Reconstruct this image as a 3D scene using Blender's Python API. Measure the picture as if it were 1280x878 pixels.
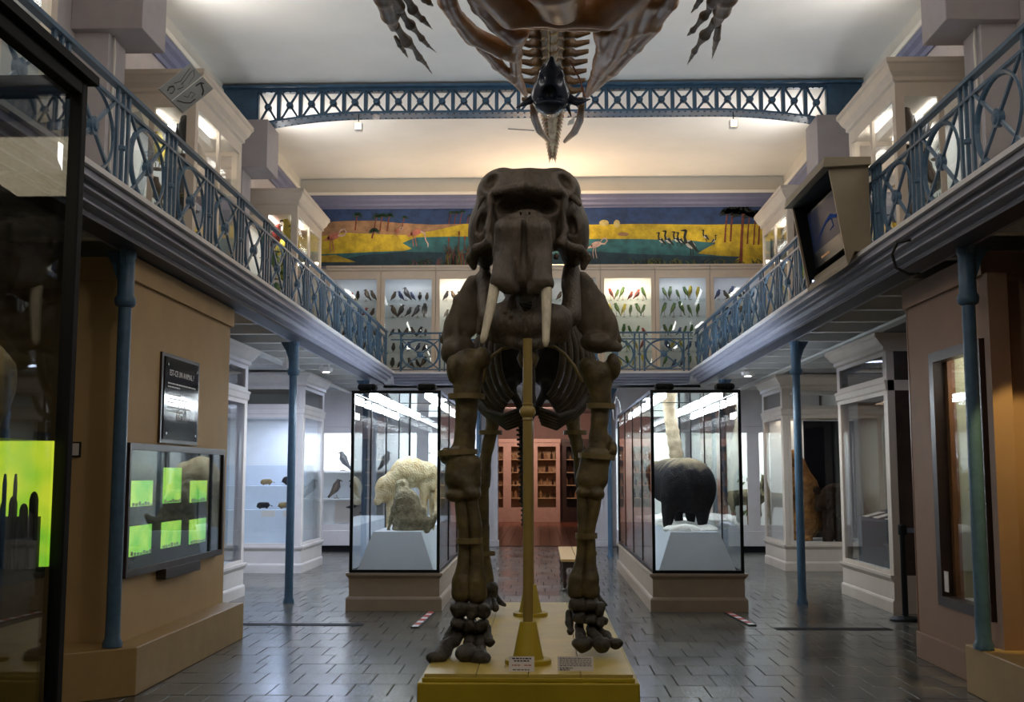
import bpy, math, random
import numpy as np
from mathutils import Vector, Matrix
random.seed(7)
rng = np.random.default_rng(11)
scene = bpy.context.scene
COL = scene.collection
for o in list(bpy.data.objects):
    bpy.data.objects.remove(o)

# ------------------------------------------------------------------ camera
F_PX, CAM_H = 1400.0, 1.55
PITCH = math.atan(154 / 1400)
YAW = math.atan(37 / 1400 * math.cos(PITCH))
cam_d = bpy.data.cameras.new('camera')
cam_d.sensor_fit = 'HORIZONTAL'
cam_d.sensor_width = 36.0
cam_d.lens = 36.0 * F_PX / 1280
cam_d.clip_start = 0.05
cam_d.clip_end = 200
cam = bpy.data.objects.new('camera', cam_d)
COL.objects.link(cam)
cam.location = (0, 0, CAM_H)
cam.rotation_euler = (math.pi / 2 + PITCH, 0, YAW)
scene.camera = cam

# ------------------------------------------------------------------ view, world
vs = scene.view_settings
vs.view_transform = 'Standard'
vs.look = 'None'
vs.gamma = 1.0
vs.use_curve_mapping = False
vs.exposure = 0.35
world = bpy.data.worlds.new('world')
scene.world = world
world.use_nodes = True
world.node_tree.nodes['Background'].inputs[0].default_value = (0.75, 0.8, 0.9, 1)
world.node_tree.nodes['Background'].inputs[1].default_value = 0.25

def area(name, loc, size, power, col=(1, 1, 1), target=None, spread=180):
    l = bpy.data.lights.new(name, 'AREA')
    l.shape = 'RECTANGLE'
    l.size, l.size_y = size
    l.energy = power
    l.color = col
    l.spread = math.radians(spread)
    o = bpy.data.objects.new(name, l)
    COL.objects.link(o)
    o.location = loc
    if target is not None:
        d = Vector(target) - Vector(loc)
        o.rotation_euler = d.to_track_quat('-Z', 'Y').to_euler()
    return o

def point(name, loc, power, col=(1, 1, 1), r=0.05):
    l = bpy.data.lights.new(name, 'POINT')
    l.energy = power
    l.color = col
    l.shadow_soft_size = r
    o = bpy.data.objects.new(name, l)
    COL.objects.link(o)
    o.location = loc
    return o

def spot(name, loc, target, power, col=(1, 1, 1), ang=60, r=0.05, blend=0.5):
    l = bpy.data.lights.new(name, 'SPOT')
    l.energy = power
    l.color = col
    l.spot_size = math.radians(ang)
    l.spot_blend = blend
    l.shadow_soft_size = r
    o = bpy.data.objects.new(name, l)
    COL.objects.link(o)
    o.location = loc
    o.rotation_euler = (Vector(target) - Vector(loc)).to_track_quat('-Z', 'Y').to_euler()
    return o

COOL = (0.62, 0.73, 1.0)
WHITE = (1.0, 0.97, 0.92)
WARM = (1.0, 0.72, 0.42)
# uplighters above gallery cabinets wash the ceiling; frontmost pair is added fill without cabinets
for sx in (-1, 1):
    for yc in (2.0, 7.6, 13.1, 18.4):
        area('ceiling_uplight', (sx * 4.35, yc, 6.36), (0.8, 1.7), {2.0: 70, 7.6: 66, 13.1: 38}.get(yc, 42), WHITE, (sx * 0.6, yc, 7.7))
# halogen uplighters over the end cabinets, behind the skull
area('end_uplight', (0.15, 22.0, 5.72), (1.1, 0.25), 60, (1.0, 0.70, 0.44), (0.15, 20.9, 7.6))
for x in (-2.9, 3.2):
    area('end_uplight', (x, 21.9, 5.72), (1.5, 0.2), 16, (1.0, 0.78, 0.55), (x, 20.9, 7.6))
# battens under the side galleries
for y, pl, pr in ((12.0, 14, 3), (15.9, 55, 8), (20.6, 48, 15)):
    area('gallery_batten', (-3.45, y, 3.12), (0.3, 1.6), pl, COOL, (-3.3, y, 0))
    area('gallery_batten', (3.45, y, 3.12), (0.3, 1.6), pr, COOL, (3.3, y, 0))
area('end_batten', (-0.1, 22.6, 3.05), (2.0, 0.3), 30, COOL, (-0.1, 22.4, 0))
# added warm fill high above the camera, not a fixture of the hall
area('front_fill', (0.0, 0.4, 6.9), (2.5, 1.5), 26, (1.0, 0.86, 0.66), (0.0, 5.5, 1.0))
# ------------------------------------------------------------------ placing helper: picture ray at a real depth
_fw = Vector((-math.sin(YAW) * math.cos(PITCH), math.cos(YAW) * math.cos(PITCH), math.sin(PITCH)))
_rt = Vector((math.cos(YAW), math.sin(YAW), 0))
_up = _rt.cross(_fw)
def at(px, py, Y):
    r = _fw + _rt * ((px - 640) / F_PX) + _up * ((439 - py) / F_PX)
    return Vector((0, 0, CAM_H)) + r * (Y / r.y)

# ------------------------------------------------------------------ materials
MATS = {}
def nd(nt, t, **kw):
    n = nt.nodes.new(t)
    for k, v in kw.items():
        setattr(n, k, v)
    return n
def mat(name, col, rough=0.5, metal=0.0, var=0.0, scale=6.0, bump=0.0, bscale=40.0, col2=None, detail=6.0,
        spec=0.5, stretch=None, emis=None, estr=0.0, coat=0.0, dist=0.02):
    m = bpy.data.materials.new(name)
    m.use_nodes = True
    nt = m.node_tree
    b = nt.nodes['Principled BSDF']
    b.inputs['Base Color'].default_value = (*col, 1)
    b.inputs['Roughness'].default_value = rough
    b.inputs['Metallic'].default_value = metal
    b.inputs['Specular IOR Level'].default_value = spec
    b.inputs['Coat Weight'].default_value = coat
    tc = nd(nt, 'ShaderNodeTexCoord')
    mp = nd(nt, 'ShaderNodeMapping')
    nt.links.new(tc.outputs['Object'], mp.inputs[0])
    if stretch:
        mp.inputs['Scale'].default_value = stretch
    if var > 0 or col2:
        n = nd(nt, 'ShaderNodeTexNoise')
        n.inputs['Scale'].default_value = scale
        n.inputs['Detail'].default_value = detail
        n.inputs['Roughness'].default_value = 0.65
        nt.links.new(mp.outputs[0], n.inputs['Vector'])
        mx = nd(nt, 'ShaderNodeMix', data_type='RGBA')
        cr = nd(nt, 'ShaderNodeMapRange')
        cr.inputs[1].default_value = 0.36
        cr.inputs[2].default_value = 0.64
        nt.links.new(n.outputs['Fac'], cr.inputs[0])
        nt.links.new(cr.outputs[0], mx.inputs[0])
        c2 = col2 if col2 else tuple(min(1, c * (1 + var)) for c in col)
        c1 = col if col2 else tuple(c * (1 - var) for c in col)
        mx.inputs[6].default_value = (*c1, 1)
        mx.inputs[7].default_value = (*c2, 1)
        nt.links.new(mx.outputs[2], b.inputs['Base Color'])
    if bump > 0:
        n2 = nd(nt, 'ShaderNodeTexNoise')
        n2.inputs['Scale'].default_value = bscale
        n2.inputs['Detail'].default_value = 5
        nt.links.new(mp.outputs[0], n2.inputs['Vector'])
        bp = nd(nt, 'ShaderNodeBump')
        bp.inputs['Strength'].default_value = bump
        bp.inputs['Distance'].default_value = dist
        nt.links.new(n2.outputs['Fac'], bp.inputs['Height'])
        nt.links.new(bp.outputs[0], b.inputs['Normal'])
    if emis:
        b.inputs['Emission Color'].default_value = (*emis, 1)
        b.inputs['Emission Strength'].default_value = estr
    MATS[name] = m
    return m
def glass_mat(name, tint=(1, 1, 1), refl=1.0, ior=1.45):
    m = bpy.data.materials.new(name)
    m.use_nodes = True
    nt = m.node_tree
    nt.nodes.clear()
    out = nd(nt, 'ShaderNodeOutputMaterial')
    tr = nd(nt, 'ShaderNodeBsdfTransparent')
    tr.inputs[0].default_value = (*tint, 1)
    gl = nd(nt, 'ShaderNodeBsdfGlossy')
    gl.inputs['Roughness'].default_value = 0.0
    fr = nd(nt, 'ShaderNodeFresnel')
    bf = nd(nt, 'ShaderNodeNewGeometry')
    io = nd(nt, 'ShaderNodeMapRange')          # the ray does not bend in the thin pane: same reflectance on both faces
    io.inputs[3].default_value = ior
    io.inputs[4].default_value = 1 / ior
    nt.links.new(bf.outputs['Backfacing'], io.inputs[0])
    nt.links.new(io.outputs[0], fr.inputs[0])
    mu = nd(nt, 'ShaderNodeMath', operation='MULTIPLY')
    mu.inputs[1].default_value = refl
    mx = nd(nt, 'ShaderNodeMixShader')
    nt.links.new(fr.outputs[0], mu.inputs[0])
    nt.links.new(mu.outputs[0], mx.inputs[0])
    nt.links.new(tr.outputs[0], mx.inputs[1])
    nt.links.new(gl.outputs[0], mx.inputs[2])
    nt.links.new(mx.outputs[0], out.inputs[0])
    MATS[name] = m
    return m
def emit_mat(name, col, s):
    m = bpy.data.materials.new(name)
    m.use_nodes = True
    nt = m.node_tree
    nt.nodes.clear()
    out = nd(nt, 'ShaderNodeOutputMaterial')
    e = nd(nt, 'ShaderNodeEmission')
    e.inputs[0].default_value = (*col, 1)
    e.inputs[1].default_value = s
    nt.links.new(e.outputs[0], out.inputs[0])
    MATS[name] = m
    return m

mat('bone', (0.055, 0.040, 0.027), 0.5, col2=(0.125, 0.092, 0.064), scale=5, bump=0.55, bscale=22, dist=0.02, stretch=(2.2, 2.2, 0.8))
mat('bone_leg', (0.165, 0.118, 0.038), 0.55, col2=(0.055, 0.038, 0.020), scale=6, bump=0.4, bscale=30, dist=0.015)
mat('bone_foot', (0.045, 0.036, 0.026), 0.6, var=0.5, scale=12, bump=0.5, bscale=35)
mat('bone_scapula', (0.07, 0.048, 0.030), 0.6, col2=(0.15, 0.115, 0.075), scale=3.5, bump=0.3, bscale=20)
mat('bone_dark', (0.035, 0.026, 0.018), 0.6, var=0.4, scale=8, bump=0.3)
mat('bone_rib', (0.075, 0.055, 0.032), 0.55, var=0.4, scale=6, bump=0.2)
mat('crack', (0.01, 0.008, 0.006), 0.9)
mat('ivory', (0.62, 0.54, 0.38), 0.4, var=0.18, scale=9, stretch=(4, 4, 0.6), bump=0.1)
mat('strap', (0.19, 0.135, 0.05), 0.5, var=0.15)
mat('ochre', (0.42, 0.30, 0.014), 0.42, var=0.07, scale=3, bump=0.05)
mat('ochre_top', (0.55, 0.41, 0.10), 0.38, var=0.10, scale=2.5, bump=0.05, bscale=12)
mat('ochre_pole', (0.30, 0.205, 0.05), 0.4, var=0.08)
mat('blue_iron', (0.055, 0.115, 0.185), 0.42, var=0.12, scale=14, bump=0.06, bscale=60)
mat('girder_blue', (0.045, 0.105, 0.18), 0.45, var=0.2, scale=5, bump=0.06, bscale=60)
mat('lilac', (0.36, 0.36, 0.44), 0.5, var=0.05)
mat('slate', (0.27, 0.275, 0.35), 0.5, var=0.08)
mat('nosing', (0.72, 0.70, 0.70), 0.5, var=0.05)
mat('ceiling_plaster', (0.76, 0.74, 0.70), 0.85, var=0.035, scale=0.8, bump=0.06, bscale=3)
mat('wall_plaster', (0.70, 0.66, 0.58), 0.8, var=0.04, scale=1.2)
mat('wall_mauve', (0.42, 0.38, 0.38), 0.8, var=0.04)
mat('cornice_blue', (0.16, 0.17, 0.27), 0.5, var=0.06)
mat('cream_wood', (0.56, 0.47, 0.38), 0.5, var=0.05, scale=3)
mat('case_white', (0.62, 0.57, 0.55), 0.5, var=0.05, scale=3)
mat('case_cream', (0.50, 0.42, 0.35), 0.5, var=0.05, scale=3)
mat('front_wall', (0.16, 0.12, 0.09), 0.8, var=0.05)
mat('case_base', (0.34, 0.265, 0.195), 0.5, var=0.05)
mat('brown_wall', (0.44, 0.285, 0.125), 0.75, var=0.06, scale=2, bump=0.05, bscale=80)  # warm lamplight on this wall put into a lighter base colour
mat('rust_wall', (0.25, 0.145, 0.088), 0.7, var=0.07, scale=2)
mat('ledge', (0.36, 0.23, 0.085), 0.5, var=0.06)
mat('black', (0.006, 0.007, 0.008), 0.35, spec=0.25)
mat('black_rough', (0.008, 0.008, 0.009), 0.6, spec=0.15)
mat('dark_wood', (0.035, 0.018, 0.013), 0.4, var=0.3)
mat('wood_brown', (0.20, 0.085, 0.03), 0.4, var=0.3, stretch=(8, 8, 0.8))
mat('joist', (0.55, 0.54, 0.52), 0.6, var=0.06)
mat('soffit', (0.66, 0.66, 0.68), 0.6, var=0.04)
mat('white_panel', (0.75, 0.76, 0.78), 0.5, var=0.03)
mat('plinth_white', (0.55, 0.60, 0.68), 0.5, var=0.03)
mat('grey_box', (0.34, 0.30, 0.30), 0.7, var=0.04)
mat('taupe', (0.27, 0.215, 0.14), 0.5, var=0.05)
mat('snow', (0.85, 0.84, 0.80), 0.8, var=0.06, scale=20, bump=0.8, bscale=25)
mat('white_mark', (0.8, 0.8, 0.8), 0.6)
mat('red_mark', (0.55, 0.05, 0.04), 0.5)
mat('paper', (0.62, 0.56, 0.52), 0.6)
mat('ink', (0.03, 0.03, 0.035), 0.7)
mat('red_ink', (0.35, 0.05, 0.04), 0.7)
mat('text_white', (0.75, 0.74, 0.72), 0.6)
mat('chrome', (0.6, 0.6, 0.6), 0.25, metal=1.0)
mat('rubber', (0.01, 0.01, 0.01), 0.5)
mat('brass', (0.5, 0.35, 0.12), 0.35, metal=0.9)
glass_mat('glass', (0.97, 0.985, 0.98), 1.0)
glass_mat('glass_dark', (0.55, 0.57, 0.58), 1.6)
glass_mat('glass_panel', (0.9, 0.93, 0.93), 1.3)
mat('flange_dark', (0.03, 0.035, 0.06), 0.5)
mat('board_black', (0.012, 0.010, 0.011), 0.08, spec=0.15)
glass_mat('glass_shelf', (0.96, 0.985, 0.975), 0.35)
glass_mat('acrylic', (0.80, 0.83, 0.86), 1.6)
emit_mat('tube_cool', (0.86, 0.93, 1.0), 40)
emit_mat('tube_warm', (1.0, 0.93, 0.82), 13)
emit_mat('tube_soft', (1.0, 0.96, 0.9), 5)
emit_mat('lamp_warm', (1.0, 0.74, 0.36), 9)
emit_mat('led', (0.4, 0.55, 1.0), 5)

# ------------------------------------------------------------------ mesh builder
def origin(p):
    v = Vector((0, 0, 0))
    while p is not None:
        v += Vector(p.location)
        p = p.parent
    return v
def finish(name, me, mats, parent=None, loc=None, smooth=False):
    for m in (mats if isinstance(mats, (list, tuple)) else [mats]):
        me.materials.append(MATS[m])
    if smooth:
        me.polygons.foreach_set('use_smooth', [True] * len(me.polygons))
    o = bpy.data.objects.new(name, me)
    COL.objects.link(o)
    if loc is not None:
        o.location = Vector(loc) - (origin(parent) if parent else Vector((0, 0, 0)))
    if parent is not None:
        o.parent = parent
    return o
class MB:
    def __init__(s):
        s.v, s.f, s.m = [], [], []
    def add(s, vs, fs, mi=0):
        b = len(s.v)
        s.v += [tuple(v) for v in vs]
        s.f += [tuple(i + b for i in f) for f in fs]
        s.m += [mi] * len(fs)
        return s
    def box(s, x0, x1, y0, y1, z0, z1, mi=0):
        return s.add([(x0, y0, z0), (x1, y0, z0), (x1, y1, z0), (x0, y1, z0), (x0, y0, z1), (x1, y0, z1), (x1, y1, z1), (x0, y1, z1)],
                     [(0, 3, 2, 1), (4, 5, 6, 7), (0, 1, 5, 4), (1, 2, 6, 5), (2, 3, 7, 6), (3, 0, 4, 7)], mi)
    def obox(s, a, b, w, t, side=(0, 0, 1), mi=0):
        """bar from a to b; w is its width along 'side', t its thickness across"""
        a, b = Vector(a), Vector(b)
        d = (b - a).normalized()
        sd = Vector(side)
        sd = (sd - d * sd.dot(d)).normalized()
        n = d.cross(sd)
        vs = []
        for p in (a, b):
            for i, j in ((-1, -1), (1, -1), (1, 1), (-1, 1)):
                vs.append(p + sd * (i * w / 2) + n * (j * t / 2))
        return s.add(vs, [(0, 1, 2, 3), (7, 6, 5, 4), (0, 4, 5, 1), (1, 5, 6, 2), (2, 6, 7, 3), (3, 7, 4, 0)], mi)
    def prism(s, poly, axis, a, b, mi=0):
        """poly: 2D points; axis 'x' (y,z), 'y' (x,z) or 'z' (x,y); extruded a..b"""
        n = len(poly)
        def P(p, t):
            return {'x': (t, p[0], p[1]), 'y': (p[0], t, p[1]), 'z': (p[0], p[1], t)}[axis]
        vs = [P(p, a) for p in poly] + [P(p, b) for p in poly]
        fs = [tuple(range(n))[::-1], tuple(range(n, 2 * n))]
        fs += [(i, (i + 1) % n, (i + 1) % n + n, i + n) for i in range(n)]
        return s.add(vs, fs, mi)
    def tube(s, pts, r, n=8, mi=0, flat=1.0, cap=True, side=None, closed=False):
        pts = [Vector(p) for p in pts]
        k = len(pts)
        rs = r if isinstance(r, (list, tuple)) else [r] * k
        vs, fs = [], []
        prev = Vector(side) if side else None
        for i, p in enumerate(pts):
            if closed:
                d = pts[(i + 1) % k] - pts[i - 1]
            else:
                d = pts[min(i + 1, k - 1)] - pts[max(i - 1, 0)]
            d.normalize()
            if prev is None:
                prev = Vector((0, 0, 1)) if abs(d.z) < 0.9 else Vector((1, 0, 0))
            u = prev - d * prev.dot(d)
            if u.length < 1e-6:
                u = d.orthogonal()
            u.normalize()
            prev = u
            w = d.cross(u)
            for j in range(n):
                a = 2 * math.pi * j / n
                vs.append(p + u * (math.cos(a) * rs[i]) + w * (math.sin(a) * rs[i] * flat))
        for i in range(k if closed else k - 1):
            i2 = (i + 1) % k
            for j in range(n):
                fs.append((i * n + j, i * n + (j + 1) % n, i2 * n + (j + 1) % n, i2 * n + j))
        if cap and not closed:
            fs.append(tuple(range(n))[::-1])
            fs.append(tuple(range((k - 1) * n, k * n)))
        return s.add(vs, fs, mi)
    def lathe(s, prof, c=(0, 0, 0), n=16, axis='z', mi=0):
        vs, fs = [], []
        k = len(prof)
        for r, h in prof:
            for j in range(n):
                a = 2 * math.pi * j / n
                ca, sa = r * math.cos(a), r * math.sin(a)
                p = {'z': (ca, sa, h), 'y': (ca, h, sa), 'x': (h, ca, sa)}[axis]
                vs.append((p[0] + c[0], p[1] + c[1], p[2] + c[2]))
        for i in range(k - 1):
            for j in range(n):
                q = (i * n + j, i * n + (j + 1) % n, (i + 1) * n + (j + 1) % n, (i + 1) * n + j)
                fs.append(q[::-1] if axis == 'y' else q)
        fs.append(tuple(range(n))[::-1])
        fs.append(tuple(range((k - 1) * n, k * n)))
        return s.add(vs, fs, mi)
    def mesh(s, name, off=(0, 0, 0)):
        me = bpy.data.meshes.new(name)
        ox, oy, oz = off
        me.from_pydata([(x - ox, y - oy, z - oz) for x, y, z in s.v], [], s.f)
        if any(s.m):
            me.polygons.foreach_set('material_index', s.m)
        me.update()
        return me
    def build(s, name, mats, parent=None, smooth=False, loc=None, bevel=0):
        off = origin(parent) if loc is None else Vector(loc)
        o = finish(name, s.mesh(name, off), mats, parent, loc, smooth)
        if bevel:
            b = o.modifiers.new('bevel', 'BEVEL')
            b.width = bevel
            b.segments = 2
            b.limit_method = 'ANGLE'
        return o
def smooth_by_angle(o, ang=40):
    me = o.data
    me.polygons.foreach_set('use_smooth', [True] * len(me.polygons))
    me.set_sharp_from_angle(angle=math.radians(ang))
    return o
def tag(o, label=None, cat=None, group=None, kind=None):
    if label: o['label'] = label
    if cat: o['category'] = cat
    if group: o['group'] = group
    if kind: o['kind'] = kind
    return o
def thing(name, label, cat, loc=(0, 0, 0), group=None):
    o = bpy.data.objects.new(name, None)
    o.empty_display_size = 0.1
    COL.objects.link(o)
    o.location = loc
    return tag(o, label, cat, group)
def inst(name, me, loc, parent=None, rot=None, scale=None):
    """another object on shared mesh data"""
    o = bpy.data.objects.new(name, me)
    COL.objects.link(o)
    o.location = Vector(loc) - (origin(parent) if parent else Vector((0, 0, 0)))
    if rot: o.rotation_euler = rot
    if scale: o.scale = scale
    if parent: o.parent = parent
    return o

# ------------------------------------------------------------------ organic shapes: distance fields meshed by surface nets
def smin(a, b, k):
    h = np.clip(0.5 + 0.5 * (b - a) / k, 0, 1)
    return b * (1 - h) + a * h - k * h * (1 - h)
def d_cap(P, a, b, ra, rb):
    a, b = np.array(a, dtype=np.float32), np.array(b, dtype=np.float32)
    ab = b - a
    t = np.clip(((P - a) @ ab) / max(float(ab @ ab), 1e-9), 0, 1)
    return np.linalg.norm(P - (a + t[..., None] * ab), axis=-1) - (ra + (rb - ra) * t)
def d_ell(P, c, r, rot=None):
    q = P - np.array(c, dtype=np.float32)
    if rot is not None:
        R = np.array(Matrix.Rotation(math.radians(rot[1]), 3, rot[0]), dtype=np.float32)
        q = q @ R
    r = np.array(r, dtype=np.float32)
    k0 = np.linalg.norm(q / r, axis=-1)
    k1 = np.linalg.norm(q / (r * r), axis=-1) + 1e-9
    return k0 * (k0 - 1) / k1
def d_box(P, c, h, rr, rot=None):
    q = P - np.array(c, dtype=np.float32)
    if rot is not None:
        R = np.array(Matrix.Rotation(math.radians(rot[1]), 3, rot[0]), dtype=np.float32)
        q = q @ R
    q = np.abs(q) - (np.array(h, dtype=np.float32) - rr)
    return np.linalg.norm(np.maximum(q, 0), axis=-1) + np.minimum(q.max(-1), 0) - rr
def prim_bounds(pr):
    t = pr[0]
    if t == 'cap':
        a, b, r = np.array(pr[1]), np.array(pr[2]), max(pr[3], pr[4])
        return np.minimum(a, b) - r, np.maximum(a, b) + r
    r = max(pr[2])
    return np.array(pr[1]) - r, np.array(pr[1]) + r
def sdf_mesh(name, prims, cell=0.02, k=0.03, noise=0.0, nscale=10.0, off=(0, 0, 0)):
    """prims: ('cap',a,b,ra,rb) ('ell',c,r[,rot]) ('box',c,h,round[,rot]); a leading '-' subtracts; a last float 'k=..' via dict"""
    lo = np.array([1e9] * 3)
    hi = -lo
    for p in prims:
        if p[0][0] != '-':
            l, h = prim_bounds(p)
            lo, hi = np.minimum(lo, l), np.maximum(hi, h)
    lo = lo - 3 * cell - noise
    hi = hi + 3 * cell + noise
    n = np.ceil((hi - lo) / cell).astype(int) + 1
    ax = [np.arange(n[i], dtype=np.float32) * cell + lo[i] for i in range(3)]
    P = np.stack(np.meshgrid(*ax, indexing='ij'), -1).astype(np.float32)
    f = np.full(P.shape[:3], 10.0, dtype=np.float32)
    for p in prims:
        kk = k
        if isinstance(p[-1], dict):
            kk = p[-1].get('k', k)
            p = p[:-1]
        t = p[0].lstrip('-')
        # only the part of the grid near the primitive matters
        l, h = prim_bounds((t,) + tuple(p[1:]))
        i0 = np.clip(((l - lo) / cell - 2 - 2 * kk / cell).astype(int), 0, n - 1)
        i1 = np.clip(((h - lo) / cell + 3 + 2 * kk / cell).astype(int), 1, n)
        sl = tuple(slice(a, b) for a, b in zip(i0, i1))
        Q = P[sl]
        d = {'cap': d_cap, 'ell': d_ell, 'box': d_box}[t](Q, *p[1:])
        if p[0][0] == '-':
            f[sl] = -smin(-f[sl], d, kk)
        else:
            f[sl] = smin(f[sl], d, kk)
    if noise > 0:
        s = nscale
        w = (np.sin(P[..., 0] * s * 1.3 + 2 * np.sin(P[..., 2] * s * .7)) + np.sin(P[..., 1] * s + 1.7 * np.sin(P[..., 0] * s * .9))
             + np.sin(P[..., 2] * s * 1.1 + 1.5 * np.sin(P[..., 1] * s * .8)))
        f = f + noise * w / 3
    f = f + (0.30 * k + 0.4 * noise)
    return nets(name, f, lo, cell, off)
def nets(name, f, lo, cell, off):
    ins = f < 0
    nx, ny, nz = f.shape
    cs = (nx - 1, ny - 1, nz - 1)
    acc = np.zeros(cs + (3,), dtype=np.float32)
    cnt = np.zeros(cs, dtype=np.float32)
    corner = [(i, j, k) for i in (0, 1) for j in (0, 1) for k in (0, 1)]
    def sub(a, c):
        return a[c[0]:c[0] + cs[0], c[1]:c[1] + cs[1], c[2]:c[2] + cs[2]]
    for c in corner:
        for ax in range(3):
            if c[ax] == 0:
                e = list(c)
                e[ax] = 1
                a, b = sub(f, c), sub(f, e)
                m = (a < 0) != (b < 0)
                t = np.where(m, a / np.where(m, a - b, 1), 0)
                for q in range(3):
                    acc[..., q] += np.where(m, (c[q] + (t if q == ax else 0)), 0)
                cnt += m
    act = cnt > 0
    idx = np.full(cs, -1, dtype=np.int64)
    idx[act] = np.arange(act.sum())
    ii = np.argwhere(act)
    V = (ii + acc[act] / cnt[act][:, None]) * cell + lo - np.array(off)
    quads = []
    for ax in range(3):
        sl0 = [slice(None)] * 3
        sl1 = [slice(None)] * 3
        sl0[ax] = slice(0, -1)
        sl1[ax] = slice(1, None)
        a, b = ins[tuple(sl0)], ins[tuple(sl1)]
        m = a != b
        e = np.argwhere(m)
        o1, o2 = [q for q in range(3) if q != ax]
        ok = (e[:, o1] > 0) & (e[:, o2] > 0) & (e[:, o1] < cs[o1]) & (e[:, o2] < cs[o2])
        e = e[ok]
        fl = a[m][ok]
        def g(d1, d2):
            q = e.copy()
            q[:, o1] += d1
            q[:, o2] += d2
            return idx[q[:, 0], q[:, 1], q[:, 2]]
        Q = np.stack([g(-1, -1), g(0, -1), g(0, 0), g(-1, 0)], 1)
        flip = fl if ax != 1 else ~fl
        Q[~flip] = Q[~flip][:, ::-1]
        quads.append(Q)
    Q = np.concatenate(quads)
    me = bpy.data.meshes.new(name)
    me.vertices.add(len(V))
    me.vertices.foreach_set('co', V.astype(np.float32).ravel())
    me.loops.add(len(Q) * 4)
    me.loops.foreach_set('vertex_index', Q.astype(np.int32).ravel())
    me.polygons.add(len(Q))
    me.polygons.foreach_set('loop_start', np.arange(0, len(Q) * 4, 4, dtype=np.int32))
    me.update(calc_edges=True)
    me.validate()
    return me
def organic(name, prims, m, parent=None, cell=0.02, k=0.03, noise=0.0, nscale=10.0):
    me = sdf_mesh(name, prims, cell, k, noise, nscale, origin(parent) if parent else (0, 0, 0))
    return finish(name, me, m, parent, None, True)
def mirx(prims, x0=0.0):
    """mirror primitives across the plane x = x0"""
    out = []
    for p in prims:
        p = list(p)
        def mm(v): return (2 * x0 - v[0], v[1], v[2])
        if p[0].lstrip('-') == 'cap':
            p[1], p[2] = mm(p[1]), mm(p[2])
        else:
            p[1] = mm(p[1])
            for i in range(2, len(p)):
                if isinstance(p[i], tuple) and len(p[i]) == 2 and isinstance(p[i][0], str) and p[i][0] in 'YZ':
                    p[i] = (p[i][0], -p[i][1])
        out.append(tuple(p))
    return out
# ================================================================== STRUCTURE
HW, YB, YF, ZC, ZG = 4.95, 22.5, -2.5, 7.6, 3.40
HL = 5.65   # half width under the galleries
#    # half width, end wall, front wall, ceiling, gallery floor
def struct(o):
    o['kind'] = 'structure'
    return o
# ---- floor with its tiles
mat('grout', (0.022, 0.022, 0.022), 0.8)
def tile_mat():
    m = bpy.data.materials.new('floor_tile')
    m.use_nodes = True
    nt = m.node_tree
    b = nt.nodes['Principled BSDF']
    ge = nd(nt, 'ShaderNodeNewGeometry')
    oi = nd(nt, 'ShaderNodeObjectInfo')
    sp = nd(nt, 'ShaderNodeTexNoise')
    sp.inputs['Scale'].default_value = 1.1
    sp.inputs['Detail'].default_value = 7
    nt.links.new(ge.outputs['Position'], sp.inputs['Vector'])
    ad = nd(nt, 'ShaderNodeMath', operation='ADD')
    m2 = nd(nt, 'ShaderNodeMath', operation='MULTIPLY')
    m2.inputs[1].default_value = 0.35
    nt.links.new(ge.outputs['Random Per Island'], m2.inputs[0])
    nt.links.new(sp.outputs['Fac'], ad.inputs[0])
    m3 = nd(nt, 'ShaderNodeMath', operation='MULTIPLY')
    m3.inputs[1].default_value = 0.25
    nt.links.new(oi.outputs['Random'], m3.inputs[0])
    ad2 = nd(nt, 'ShaderNodeMath', operation='ADD')
    nt.links.new(ad.outputs[0], ad2.inputs[0])
    nt.links.new(m3.outputs[0], ad2.inputs[1])
    nt.links.new(m2.outputs[0], ad.inputs[1])
    cr = nd(nt, 'ShaderNodeValToRGB')
    cr.color_ramp.elements[0].position = 0.40
    cr.color_ramp.elements[0].color = (0.036, 0.036, 0.038, 1)
    cr.color_ramp.elements[1].position = 0.95
    cr.color_ramp.elements[1].color = (0.125, 0.116, 0.092, 1)
    nt.links.new(ad2.outputs[0], cr.inputs[0])
    nt.links.new(cr.outputs[0], b.inputs['Base Color'])
    rr = nd(nt, 'ShaderNodeMapRange')
    rr.inputs[1].default_value = 0.3
    rr.inputs[2].default_value = 0.7
    rr.inputs[3].default_value = 0.17
    rr.inputs[4].default_value = 0.27
    nt.links.new(sp.outputs['Fac'], rr.inputs[0])
    nt.links.new(rr.outputs[0], b.inputs['Roughness'])
    n2 = nd(nt, 'ShaderNodeTexNoise')
    n2.inputs['Scale'].default_value = 9
    nt.links.new(ge.outputs['Position'], n2.inputs['Vector'])
    bp = nd(nt, 'ShaderNodeBump')
    bp.inputs['Strength'].default_value = 0.06
    bp.inputs['Distance'].default_value = 0.01
    nt.links.new(n2.outputs['Fac'], bp.inputs['Height'])
    nt.links.new(bp.outputs[0], b.inputs['Normal'])
    MATS['floor_tile'] = m
tile_mat()
floor = struct(MB().box(-HL, HL, YF, 24.5, -0.15, -0.006).build('floor', 'grout'))
TW, TL = 0.285, 0.44
def tile_into(mb, cx, cy, tilt=0):
    w, l, c = TW / 2 - 0.0025, TL / 2 - 0.0025, 0.003
    vs = [(cx - w, cy - l, -0.006), (cx + w, cy - l, -0.006), (cx + w, cy + l, -0.006), (cx - w, cy + l, -0.006),
          (cx - w + c, cy - l + c, tilt), (cx + w - c, cy - l + c, 0), (cx + w - c, cy + l - c, 0), (cx - w + c, cy + l - c, tilt)]
    mb.add(vs, [(4, 5, 6, 7), (0, 1, 5, 4), (1, 2, 6, 5), (2, 3, 7, 6), (3, 0, 4, 7)])
tiles = []
j = 0
y = YF + TL / 2
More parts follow.
